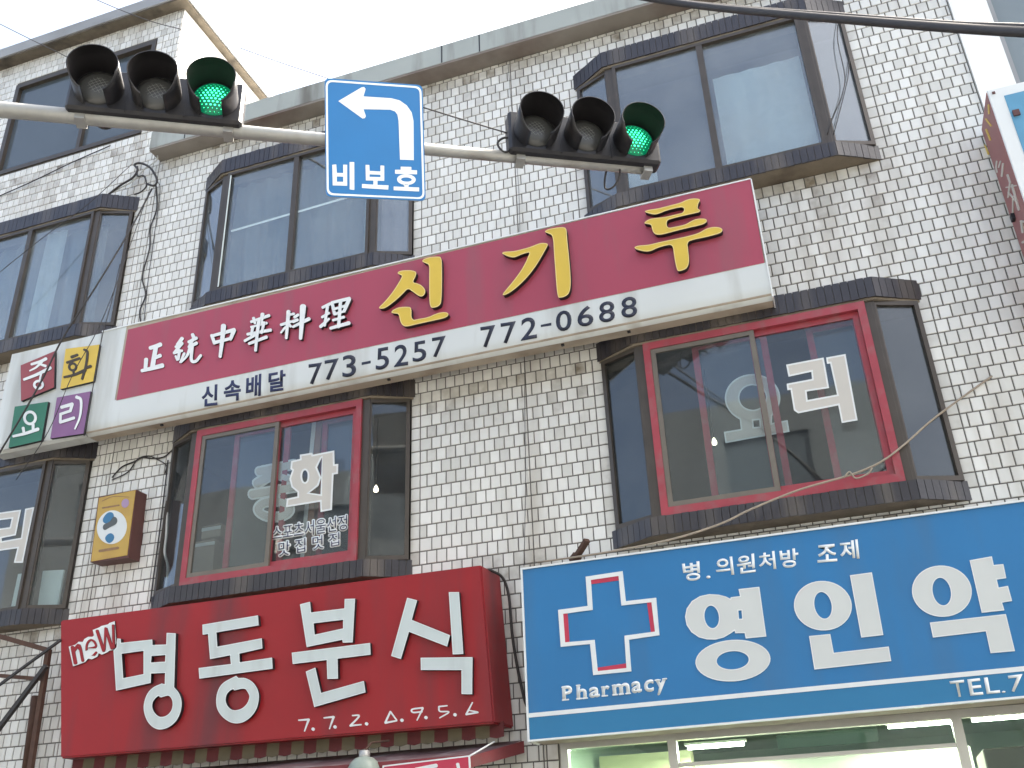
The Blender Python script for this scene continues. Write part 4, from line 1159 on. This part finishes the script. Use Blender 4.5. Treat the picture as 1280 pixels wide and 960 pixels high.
hexa(bm, [Vector(p) for p in ((-2.462, -0.702, 2.32), (-2.312, -0.04, 2.47), (-2.312, -0.04, 2.39), (-2.462, -0.702, 2.25))], [Vector(p) for p in ((-2.45, -0.702, 2.32), (-2.30, -0.04, 2.47), (-2.30, -0.04, 2.39), (-2.45, -0.702, 2.25))])
obj('awning_end', bm, M['awn_red'], aw)
bm = BM()
hexa(bm, [Vector(p) for p in ((-6.3, -0.705, 2.33), (-2.455, -0.705, 2.33), (-2.455, -0.705, 2.20), (-6.3, -0.705, 2.20))], [Vector(p) for p in ((-6.3, -0.70, 2.33), (-2.455, -0.70, 2.33), (-2.455, -0.70, 2.20), (-6.3, -0.70, 2.20))])
obj('front_valance', bm, M['awn_red'], aw)
sv = thing('striped_valance', 'shaded red and cream striped valance hanging under the snack bar sign', 'valance', (-4.2, -0.25, 2.5))
bm = BM()
x = -6.05
k = 0
while x < -2.46:
    wd = 0.105
    fr = [Vector((x, -0.25, 2.585)), Vector((x + wd, -0.25, 2.585)), Vector((x + wd, -0.252, 2.485)), Vector((x + wd * 0.5, -0.253, 2.475)), Vector((x, -0.252, 2.485))]
    hexa(bm, fr, [v + Vector((0, 0.004, 0)) for v in fr], k % 2)
    x += wd; k += 1
obj('valance', bm, [M['awn_dark'], M['awn_cream']], sv)
gl = thing('globe_lamp', 'milky globe lamp hanging on a rod in front of the awning', 'lamp', tuple(at(455, 962, -0.72)))
bm = BM(); lathe(bm, [(0.0, 0.085), (0.03, 0.083), (0.065, 0.07), (0.092, 0.045), (0.108, 0.01), (0.112, -0.02), (0.10, -0.06), (0.07, -0.09), (0.0, -0.105)], Matrix.Translation(gl.location), 24); obj('lamp_globe', bm, M['lamp_glass'], gl)
bm = BM(); lathe(bm, [(0.0, 0.12), (0.035, 0.12), (0.04, 0.06), (0.0, 0.055)], Matrix.Translation(gl.location), 16); obj('lamp_holder', bm, M['galv'], gl)
bm = BM(); tube(bm, [gl.location + Vector((0, 0, 0.115)), gl.location + Vector((0, 0.1, 0.18)), gl.location + Vector((0, 0.37, 0.22))], 0.008, 6); obj('lamp_rod', bm, M['rust'], gl)
bn = thing('shop_banner', 'red banner with a white border and white lettering under the awning', 'banner')
PN = YP(-0.707)
shape('banner_sheet', [[(478, 957), (587, 944), (590, 1000), (478, 1010)]], PN, 0.01, [M['cross_red'], M['white_vinyl'], M['white_vinyl']], bn, rim=0.012)
strokes('lettering', [([(560, 962), (554, 975)], 4), ([(572, 955), (576, 975)], 4), ([(520, 962), (545, 957)], 5)], PN, 0.002, [M['white_vinyl']] * 2, bn, base=0.01)
rp = thing('white_cord', 'white cord slanting up from the banner corner to the awning', 'cord')
bm = BM(); tube(bm, [at(587, 945, -0.712), at(618, 927, -0.40)], 0.006, 6); obj('cord', bm, M['white_vinyl'], rp)

# ---------------------------------------------------------------- pharmacy shop front
sf = thing('pharmacy_shopfront', 'aluminium framed glass pharmacy front lit from inside below the blue sign', 'shop front', (-0.3, 0, 0))
bm = BM()
for x in (-2.03, -1.26, 0.555, 1.60): box(bm, x - 0.03, x + 0.03, 0.02, 0.09, 0.0, 2.40)
box(bm, -2.06, 1.62, 0.022, 0.088, 2.40, 2.45)
box(bm, -1.229, 0.524, 0.03, 0.08, 2.232, 2.256)
obj('shop_frame', bm, M['alu'], sf)
for a, b, c, d in ((-2.0, -1.29, 0.1, 2.4), (-1.23, 0.525, 2.256, 2.4), (-1.23, 0.525, 0.1, 2.232), (0.585, 1.57, 0.1, 2.4)):
    pane((a, 0.055), (b, 0.055), c, d, M['shop_glass'], sf, 'shop_pane')
bm = BM(); box(bm, -2.19, 1.77, 4.0, 4.05, 0, 2.7); box(bm, -2.19, 1.77, 0.21, 4.0, 2.70, 2.735); box(bm, -2.19, -2.15, 0.21, 4.0, 0, 2.7)
obj('shop_interior', bm, M['shop_wall'], sf)
a = at(845, 957, 1.5); b = at(1195, 934, 1.5)
bm = BM(); box(bm, -1.5, b.x + 0.1, 1.5, 1.6, 0.0, (a.z + b.z) / 2, bev=0.01)
obj('white_shelving', bm, M['shelf_white'], sf)
bm = BM(); box(bm, 0.72, 1.75, 0.6, 1.2, 0.0, at(1250, 934, 0.6).z, bev=0.01)
obj('dark_cabinet', bm, M['shelf_brown'], sf)
bm = BM(); box(bm, -2.1, -1.35, 1.3, 1.45, 0.0, at(760, 945, 1.3).z); obj('yellow_shelving', bm, M['pale_yellow'], sf)
bm = BM(); box(bm, -0.75, 0.1, 2.4, 2.43, at(980, 936, 2.4).z, at(980, 918, 2.4).z); obj('wall_board', bm, M['dull_board'], sf)
bm = BM(); box(bm, -2.06, 1.62, -0.44, -0.012, 2.452, 2.462)
obj('header', bm, M['header_brown'], sf)
LT = (((860, 936), (930, 929), 1.0, 'lit fluorescent tube behind the middle pharmacy pane beside its left post'),
      ((1110, 909), (1190, 902), 1.0, 'lit fluorescent tube behind the middle pharmacy pane beside its right post'),
      ((1215, 901), (1300, 893), 1.0, 'lit fluorescent tube behind the right pharmacy pane'),
      ((702, 934), (826, 922), 0.14, 'lit strip light along the top of the left pharmacy pane'))
for p0, p1, y, lab in LT:
    a, b = at(*p0, y), at(*p1, y)
    z = (a.z + b.z) / 2; a.z = b.z = z
    c = (a + b) / 2; L = (b - a).length
    t = thing('fluorescent_lamp', lab, 'lamp', tuple(c), 'fluorescent lamps in the pharmacy')
    bm = BM(); tube(bm, [a, b], 0.013, 8); obj('lamp_tube', bm, M['shop_tube'], t)
    bm = BM(); box(bm, a.x - 0.02, b.x + 0.02, y - 0.03, y + 0.03, z + 0.017, z + 0.035); obj('lamp_batten', bm, M['shop_white'], t)
    l = bpy.data.lights.new('lamp_light', 'AREA'); l.shape = 'RECTANGLE'; l.size = L; l.size_y = 0.05; l.energy = 9 if y > 0.5 else 2; l.color = (1, 0.97, 0.85)
    lo = bpy.data.objects.new('lamp_light', l); COL.objects.link(lo); lo.parent = t; lo.location = (0, 0, -0.03)

# ---------------------------------------------------------------- things inside the upstairs windows
def bulb(px, py, y, label):
    p = at(px, py, y)
    t = thing('ceiling_bulb', label, 'lamp', tuple(p), 'lit bulbs inside the restaurant')
    bm = BM(); lathe(bm, [(0.0, 0.05), (0.014, 0.03), (0.024, 0.0), (0.02, -0.02), (0.0, -0.03)], Matrix.Translation(p), 16); obj('bulb', bm, M['bulb_lit'], t)
    bm = BM(); tube(bm, [p + Vector((0, 0, 0.05)), Vector((p.x, p.y, min(p.z + 1.2, 5.74)))], 0.006, 6); obj('flex', bm, M['black'], t)
bulb(893, 553, 1.2, 'small lit bulb inside the right red-framed bay window')
bulb(470, 612, 0.9, 'small lit bulb seen through the right side light of the middle bay')
for (px, py, w_, h_, y, lab) in ((262, 700, 0.22, 0.30, 0.12, 'cardboard box in the corner of the middle red-framed bay'), (272, 668, 0.20, 0.12, 0.2, 'cardboard box lid tilted on top of another box in the middle bay')):
    p = at(px, py, y)
    t = thing('cardboard_box', lab, 'box', (p.x, p.y, p.z - h_ / 2), 'boxes inside the middle bay')
    bm = BM(); box(bm, p.x - w_ / 2, p.x + w_ / 2, p.y - 0.1, p.y + 0.1, p.z - h_ / 2, p.z + h_ / 2, bev=0.004); obj('carton', bm, M['card'], t)
    bm = BM(); box(bm, p.x - w_ / 2, p.x + w_ / 2, p.y - 0.104, p.y - 0.1005, p.z + h_ / 2 - 0.05, p.z + h_ / 2 - 0.02); obj('flap', bm, M['paper'], t)
t = thing('fluorescent_lamp', 'long white fluorescent tube behind the upper middle bay window', 'lamp', tuple(at(365, 267, -0.06)))
bm = BM(); tube(bm, [at(289, 289, -0.06), at(447, 243, -0.06)], 0.010, 8); obj('lamp_tube', bm, M['tube_dim'], t)
bm = BM(); tube(bm, [at(289, 289, -0.06) + Vector((0, 0.02, 0.012)), at(447, 243, -0.06) + Vector((0, 0.02, 0.012))], 0.012, 6); obj('lamp_batten', bm, M['interior'], t)

t = thing('reflection_post', 'added orange brown post imitating a reflection in the lettered pane of the middle bay', 'post', tuple(at(386, 706, 0.05)))  # added post, stands in for a reflection on the pane
bm = BM(); bar(bm, at(386, 708, 0.05), at(402, 522, 0.05), 0.075, 0.06, up=(1, 0, 0)); obj('post_shaft', bm, M['post_orange'], t)
bm = BM(); bar(bm, at(378, 708, 0.03), at(394, 522, 0.03), 0.03, 0.04, up=(1, 0, 0)); obj('post_edge', bm, M['curtain'], t)

# ---------------------------------------------------------------- signal arm, signals and turn sign
A0, A1 = atz(0, 137, 6.0), atz(807, 212, 6.0)
AD = (A1 - A0).normalized()
AN = Vector((AD.y, -AD.x, 0))
if AN.y > 0: AN = -AN
arm = thing('signal_mast', 'tapered grey steel mast arm carrying the traffic signals and turn sign', 'pole', tuple(A0 - AD * 4.0)[:2] + (0,))
L_ = (A1 - A0).length
bm = BM(); tube(bm, [A0 - AD * 4.0, A0 - AD * 2, A0, A0 + AD * L_ * 0.5, A1], 0.066, 20, r2=0.036); obj('arm', bm, M['galv'], arm)
pb = A0 - AD * 4.0
bm = BM(); tube(bm, [Vector((pb.x, pb.y, -0.16)), Vector((pb.x, pb.y, 6.3))], 0.13, 20, r2=0.1); obj('mast', bm, M['galv'], arm)

def on_arm(px, py):
    """point of the arm's vertical plane seen at a picture point"""
    return Plane(A0, AN)(px, py)

ZV = Vector((0, 0, 1))
def signal(xa, xb, zlift, fwd, label, tilt=0.0):
    ca, cb = on_arm(xa, 0.0929 * xa + 137), on_arm(xb, 0.0929 * xb + 137)
    ca = A0 + AD * (ca - A0).dot(AD); cb = A0 + AD * (cb - A0).dot(AD)
    W = (cb - ca).length
    H = W * 0.32
    c = (ca + cb) / 2 + ZV * (H / 2 + zlift) + AN * fwd
    t = thing('traffic_signal', label, 'traffic signal', tuple(c), 'traffic signals on the mast arm')
    Mx = Matrix.Translation(c) @ Matrix((AD, -AN, ZV)).transposed().to_4x4() @ Matrix.Rotation(tilt, 4, 'Y')
    def put(bm):
        bmesh.ops.transform(bm, matrix=Mx, verts=bm.verts[:]); return bm
    D_ = 0.135
    bm = BM(); box(bm, -W / 2, W / 2, -D_ / 2, D_ / 2, -H / 2, H / 2, bev=0.018)
    for i in (-1, 1): box(bm, i * W / 6 - 0.004, i * W / 6 + 0.004, -D_ / 2 - 0.003, D_ / 2, -H / 2 + 0.01, H / 2 - 0.01)
    obj('housing', put(bm), M['signal_black'], t)
    rl = W * 0.122
    for i in (-1, 0, 1):
        cx = i * W / 3.05
        Mr = Matrix.Translation((cx, -D_ / 2, 0)) @ Matrix.Rotation(math.pi / 2, 4, 'X')      # local z -> -y (towards traffic)
        on = i == 1
        bm = BM(); lathe(bm, [(rl, 0.0), (rl * 0.98, 0.012), (rl * 0.7, 0.028), (rl * 0.35, 0.036), (0.0, 0.038)], Mr, 28)
        ln = obj('lens', put(bm), M['led_back'] if on else M['lens_off'], t)
        if on:
            bm = BM()
            s = rl / 5.0
            for a in range(-7, 8):
                for b in range(-8, 9):
                    x = (a + 0.5 * (b % 2)) * s; y = b * s * 0.87
                    if math.hypot(x, y) > rl * 0.95: continue
                    hh = 0.038 * (1 - (math.hypot(x, y) / rl) ** 2) + 0.004
                    vs = [bm.verts.new(Mr @ Vector((x + s * 0.31 * math.cos(q), y + s * 0.31 * math.sin(q), hh))) for q in [k * math.pi / 3 for k in range(6)]]
                    tp = bm.verts.new(Mr @ Vector((x, y, hh + 0.006)))
                    for k in range(6): bm.faces.new((vs[k], vs[(k + 1) % 6], tp))
            obj('led_dots', put(bm), M['led'], ln)
        else:
            bm = BM()
            for k in range(-5, 6):
                h = k * rl / 6
                e = math.sqrt(max(rl * rl * 0.94 - h * h, 0))
                hz_ = lambda r_: 0.038 * (1 - (r_ / rl) ** 2) + 0.003
                for dr in (0, 1):
                    pts = []
                    for q in range(9):
                        s_ = -e + 2 * e * q / 8
                        x, y = (s_, h) if dr else (h, s_)
                        ang = 0.6
                        x, y = x * math.cos(ang) - y * math.sin(ang), x * math.sin(ang) + y * math.cos(ang)
                        pts.append(Mr @ Vector((x, y, hz_(math.hypot(x, y)))))
                    tube(bm, pts, 0.0014, 4, caps=False)
            obj('lens_grid', put(bm), M['grid_line'], ln)
        # visor: three-quarter hood, open below
        bm = BM()
        vl = W * 0.21
        a0, a1 = R(-64), R(244)
        n = 34
        ro, ri = rl * 1.16, rl * 1.12
        def prof(r_, mi_, flip):
            rows = []
            for h, in ((-0.02,), (0.02,), (vl * 0.6,), (vl,)):
                row = []
                for k in range(n + 1):
                    a = a0 + (a1 - a0) * k / n
                    hh = h
                    lim = vl * (0.66 + 0.34 * min(1, max(0, (math.sin(a) + 0.87) / 0.55)))
                    hh = min(h, lim)
                    row.append(bm.verts.new(Mr @ Vector((r_ * math.cos(a), r_ * math.sin(a), hh))))
                rows.append(row)
            for p, q in zip(rows, rows[1:]):
                for k in range(n):
                    try:
                        f = bm.faces.new((p[k], p[k + 1], q[k + 1], q[k]))
                        f.material_index = mi_; f.smooth = True
                    except ValueError: pass
            return rows
        ro_ = prof(ro, 0, False); ri_ = prof(ri, 1, True)
        for k in range(n): bm.faces.new((ro_[-1][k], ro_[-1][k + 1], ri_[-1][k + 1], ri_[-1][k])).material_index = 0
        for e_ in (0, n):
            for j in range(3):
                try: bm.faces.new((ro_[j][e_], ro_[j + 1][e_], ri_[j + 1][e_], ri_[j][e_])).material_index = 0
                except ValueError: pass
        obj('visor', put(bm), [M['signal_black'], M['visor_in']], t)
    # clamps to the arm
    for i in (-0.42, 0.42):
        bm = BM()
        q = c + AD * W * i
        pa = A0 + AD * (q - A0).dot(AD)
        box(bm, -0.03, 0.03, -0.05, 0.05, -0.05, 0.05)
        vs = bm.verts[-8:]
        bm.verts.ensure_lookup_table()
        Mq = Matrix.Translation(pa + ZV * 0.0) @ Matrix((AD, -AN, ZV)).transposed().to_4x4()
        bmesh.ops.transform(bm, matrix=Mq, verts=bm.verts[-8:])
        bar(bm, pa + ZV * 0.04, q - ZV * (H / 2 - 0.03), 0.05, 0.03, up=AN)
        obj('bracket', bm, M['galv'], t)
    return t, c, W, H
M['grid_line'] = mat('lens_ridge', (0.30, 0.30, 0.28), 0.4)
sg1, c1_, W1, H1 = signal(84, 303, -0.01, 0.03, 'left traffic signal on the arm, lit green, before the tall building')
sg2, c2_, W2, H2 = signal(634, 822, -0.01, 0.03, 'right traffic signal at the tip of the arm, lit green')

ts = thing('turn_sign', 'blue left turn sign with white arrow and Korean lettering on the arm', 'road sign')
so_ = A0 + AN * 0.06
CT = (395, 90, 5.647)
PT = Plane(so_, AN)
def rrect(q, r):
    out = []
    q = [Vector(p) for p in q]
    for i in range(4):
        p, a, b = q[i], q[i - 1], q[(i + 1) % 4]
        d0 = (a - p).normalized(); d1 = (b - p).normalized()
        s, e = p + d0 * r, p + d1 * r
        for t in [k / 6 for k in range(7)]:
            out.append(tuple(((1 - t) ** 2) * s + 2 * t * (1 - t) * p + t * t * e))
    return out
shape('plate', crop([rrect([(60, 42), (752, 92), (775, 910), (70, 880)], 40)], *CT), PT, 0.006, [M['blue_plate'], M['galv']], ts)
shape('border', crop([rrect([(68, 54), (744, 102), (767, 898), (76, 868)], 48), rrect([(82, 68), (731, 114), (753, 886), (90, 855)], 40)], *CT), PT, 0.001, M['white_plate'], ts, base=0.006)
arrow = [(158, 205), (322, 108), (340, 106), (350, 120), (335, 172), (530, 185), (590, 200), (640, 235), (675, 285), (688, 345), (690, 622), (593, 618), (583, 345), (575, 300), (558, 278), (525, 266), (335, 262), (352, 310), (345, 325), (328, 328)]
shape('arrow', crop([arrow], *CT), PT, 0.001, M['white_plate'], ts, base=0.006)
bi = [[(115, 655), (143, 652), (147, 712), (192, 713), (192, 654), (220, 655), (220, 803), (118, 800)], [(147, 737), (192, 738), (192, 775), (147, 774)], [(237, 635), (270, 636), (271, 832), (238, 828)]]
bo = [[(350, 655), (376, 656), (378, 698), (455, 702), (455, 660), (482, 661), (482, 768), (434, 767), (434, 797), (512, 800), (510, 830), (324, 818), (325, 790), (405, 795), (405, 766), (352, 765)], [(378, 722), (455, 725), (455, 742), (378, 740)]]
ho = [[(598, 668), (673, 670), (673, 692), (713, 694), (713, 722), (558, 718), (558, 690), (598, 690)], ell(638, 759, 66, 38, 2), ell(638, 759, 38, 15, 2), [(548, 808), (626, 811), (626, 793), (652, 794), (652, 812), (728, 815), (728, 843), (548, 834)]]
shape('lettering', crop(bi + bo + ho, *CT), PT, 0.001, M['white_plate'], ts, base=0.006)
bm = BM()
tc_ = PT(466, 178)
for zz in (-0.12, 0.12):
    q = tc_ + ZV * zz
    bar(bm, q - AD * 0.2 - AN * 0.012, q + AD * 0.2 - AN * 0.012, 0.012, 0.03)
bar(bm, tc_ - ZV * 0.14 - AN * 0.03, tc_ + ZV * 0.14 - AN * 0.03, 0.05, 0.02, up=AN)
obj('bracket', bm, M['galv'], ts)

# ---------------------------------------------------------------- wires and cables
def wire(name, label, pts, r, mt='cable', y=None, n=6, cat='wire', group=None, ext=0.0):
    P = [at(p[0], p[1], p[2] if len(p) > 2 else y) for p in pts]
    P = catmull(P, 6)
    if ext: P = [P[0] + (P[0] - P[1]).normalized() * ext] + P + [P[-1] + (P[-1] - P[-2]).normalized() * ext]
    bm = BM(); tube(bm, P, r, n)
    return tag(obj(name, bm, M[mt], smooth=True), label, cat, group)
wire('overhead_cable', 'thick black overhead cable crossing the upper right corner', [(740, -16, -3.2), (800, -4, -3.25), (880, 8, -3.4), (1000, 19.5, -3.7), (1100, 28, -3.9), (1200, 35.5, -4.1), (1300, 41, -4.3), (1500, 50, -4.6)], 0.018, n=10, cat='cable', ext=14)
wire('overhead_cable', 'second black overhead cable lying close above the thick one', [(745, -20, -3.2), (830, -1, -3.3), (930, 10, -3.5), (1050, 19, -3.75), (1180, 29, -4.05), (1300, 34, -4.3), (1500, 42, -4.6)], 0.011, 'cable', n=8, cat='cable', ext=14)
G = 'thin wires strung across the facades'
wire('roof_wire', 'thin wire rising past the roof edge at the far upper left', [(-20, 20), (40, 50), (85, 72), (120, 95)], 0.005, y=-0.4, group=G)
wire('roof_wire', 'thin wire crossing the grey roof edge near its corner', [(110, -5), (152, 13), (190, 27), (228, 37)], 0.005, y=-0.4, group=G)
wire('roof_wire', 'faint thin wire against the white sky right of the roof corner', [(300, 60), (350, 78), (410, 98)], 0.004, y=-0.4, group=G)
wire('stay_wire', 'thin dark wire running from the turn sign down to the right signal', [(525, 133, -2.25), (580, 150, -2.15), (640, 168, -2.0)], 0.005)
wire('wall_wire', 'black wire climbing the tiles below the top left window', [(-10, 249), (40, 227), (90, 203), (138, 182)], 0.007, y=-0.03, group=G)
wire('drop_wire', 'long black wire from the cable knot down across the four-square sign', [(190, 236, -0.1), (160, 292, -0.3), (120, 358, -0.45), (80, 420, -0.47), (55, 470, -0.47), (30, 515, -0.47), (-6, 575, -0.47)], 0.009, cat='wire')
wire('drop_wire', 'thin second wire falling beside the seam of the white sign', [(186, 240, -0.1), (165, 300, -0.25), (140, 370, -0.4), (118, 420, -0.45), (90, 470, -0.46), (60, 540, -0.46), (20, 600, -0.46)], 0.004)
wire('drop_wire', 'thin wire hanging straight at the seam between the two white signs', [(150, 330, -0.3), (140, 375, -0.41), (128, 420, -0.41), (117, 480, -0.41), (105, 545, -0.41)], 0.004)
wire('drop_wire', 'faint wire slanting over the upper left bay window', [(165, 205, -0.1), (110, 255, -0.3), (50, 300, -0.4), (0, 340, -0.45), (-20, 358, -0.45)], 0.004)
wire('cable_knot', 'knotted black cables tied at the parapet corner above the left bay', [(132, 246), (150, 232), (166, 222), (172, 212), (168, 206), (176, 204), (188, 210), (196, 224), (193, 232), (184, 230)], 0.013, y=-0.12, cat='cable')
wire('cable_knot', 'loose black cable loop below the knot at the parapet corner', [(172, 208), (172, 220), (180, 220), (183, 232), (176, 240), (168, 243)], 0.009, y=-0.12, cat='cable')
wire('cable_knot', 'grey cable lying under the black knot at the parapet corner', [(140, 240), (165, 227), (180, 212), (196, 200), (196, 190)], 0.008, 'conduit', y=-0.1, cat='cable')
wire('wall_wire', 'crooked dark wire running down the tile pier beside the upper middle bay', [(195, 232), (196, 260), (188, 285), (187, 310), (178, 345), (182, 368), (175, 388), (176, 405)], 0.008, y=-0.02, group=G)
wire('wall_wire', 'straight thin wire running down the tile pier beside the upper middle bay', [(196, 225), (200, 240), (192, 300), (184, 360), (180, 402)], 0.004, y=-0.02, group=G)
wire('wall_wire', 'tangle of dark wire on the tiles above the yellow light box', [(140, 597), (152, 584), (168, 577), (178, 572), (190, 573), (205, 571), (216, 562)], 0.007, y=-0.02, group=G)
wire('wall_wire', 'second dark wire twisted over the tiles above the yellow light box', [(140, 600), (160, 590), (172, 574), (186, 570), (198, 575), (208, 582), (206, 592)], 0.006, y=-0.02, group=G)
wire('wall_wire', 'dark wire descending the tiles right of the yellow light box', [(210, 575), (206, 610), (200, 660), (192, 720), (188, 752)], 0.006, y=-0.02, group=G)
wire('conduit_pipe', 'pale conduit snaking down beside the middle red-framed bay', [(212, 585), (209, 630), (208, 668), (206, 690), (210, 710), (207, 735), (205, 752)], 0.012, 'conduit', y=-0.03, n=8, cat='pipe')
wire('wall_wire', 'thin vertical wire down the middle of the central tiled wall', [(656, 450), (656, 520), (657, 590), (656, 660), (655, 708)], 0.0025, y=-0.02, group=G)
wire('wall_wire', 'thin vertical wire on the upper central tiled wall', [(635, 80), (640, 140), (648, 230), (650, 300)], 0.002, y=-0.015, group=G)
wire('bay_wire', 'frayed beige wire drooping across the right red-framed bay', [(672, 703, -0.02), (760, 690, -0.2), (840, 674, -0.35), (900, 655, -0.35), (940, 636, -0.33), (1000, 612, -0.3), (1062, 594, -0.26), (1100, 578, -0.24), (1130, 556, -0.2), (1165, 525, -0.1), (1205, 495, -0.03), (1240, 470, -0.02)], 0.0075, 'old_wire')
wire('bay_wire', 'short frayed beige end knotted on the drooping wire', [(1055, 597), (1062, 590), (1070, 598), (1085, 592), (1090, 585)], 0.006, 'old_wire', y=-0.27)
wire('pane_wire', 'thin wire hanging over the right side light of the upper right bay', [(1048, 20, -0.05), (1047, 50, -0.1), (1056, 95, -0.12), (1052, 120, -0.15), (1040, 150, -0.18), (1034, 168, -0.18)], 0.004)
wire('pane_wire', 'second thin wire slanting over the right side light of the upper right bay', [(1062, 60, -0.02), (1060, 95, -0.08), (1052, 130, -0.14), (1042, 168, -0.18)], 0.004)
wire('sign_cable', 'black cable looping down between the red and the blue sign', [(612, 712, -0.2), (628, 722, -0.1), (636, 745, -0.05), (640, 790, -0.05), (646, 830, -0.05), (655, 872, -0.05), (660, 885, -0.05)], 0.011, n=8, cat='cable')
wire('signal_cable', 'small black cable loop at the left end of the right signal', [(642, 186, -2.03), (630, 190, -2.05), (622, 180, -2.06), (628, 173, -2.05), (638, 172, -2.03)], 0.008, cat='cable')
wire('signal_cable', 'black cable loop hanging below the right signal', [(775, 206, -1.62), (774, 222, -1.62), (766, 234, -1.62), (757, 236, -1.62), (756, 224, -1.62), (760, 204, -1.62)], 0.007, cat='cable')
wire('signal_cable', 'black cable loop under the left signal on the arm', [(138, 138, -3.2), (141, 152, -3.2), (138, 159, -3.22), (128, 160, -3.24), (118, 154, -3.26)], 0.009, cat='cable')
# bolt of a missing fitting above the blue sign
bm = BM()
bar(bm, at(718, 700, -0.05), at(734, 675, -0.16), 0.045, 0.03); bar(bm, at(716, 702, -0.01), at(722, 694, -0.06), 0.06, 0.05)
tag(obj('iron_bracket', bm, M['rust']), 'rusty iron bracket sticking out of the tiles above the blue sign', 'bracket')
# rusty frame at the lower left
rfm = thing('rusty_frame', 'rusty steel frame with crossed bars against the tiles at lower left', 'frame')
bm = BM()
def rb(a, b, w_=0.04, y=-0.3, y2=None): bar(bm, at(*a, y), at(*b, y if y2 is None else y2), w_, w_)
rb((-30, 787), (61, 813)); rb((61, 812), (36, 975)); rb((-20, 843), (54, 849), 0.03); 
obj('upright', bm, M['rust'], rfm)
bm = BM(); rb((-10, 863), (76, 800), 0.02, -0.36); obj('brace', bm, M['cable'], rfm)
bm = BM(); rb((-10, 922), (58, 832), 0.035, -0.36); obj('brace', bm, M['cable'], rfm)
bm = BM(); tube(bm, [at(44, 870, -0.06), at(30, 975, -0.06)], 0.03, 10); tag(obj('drain_pipe', bm, M['rust'], smooth=True), 'rust streaked pipe on the tiles at lower left', 'pipe')
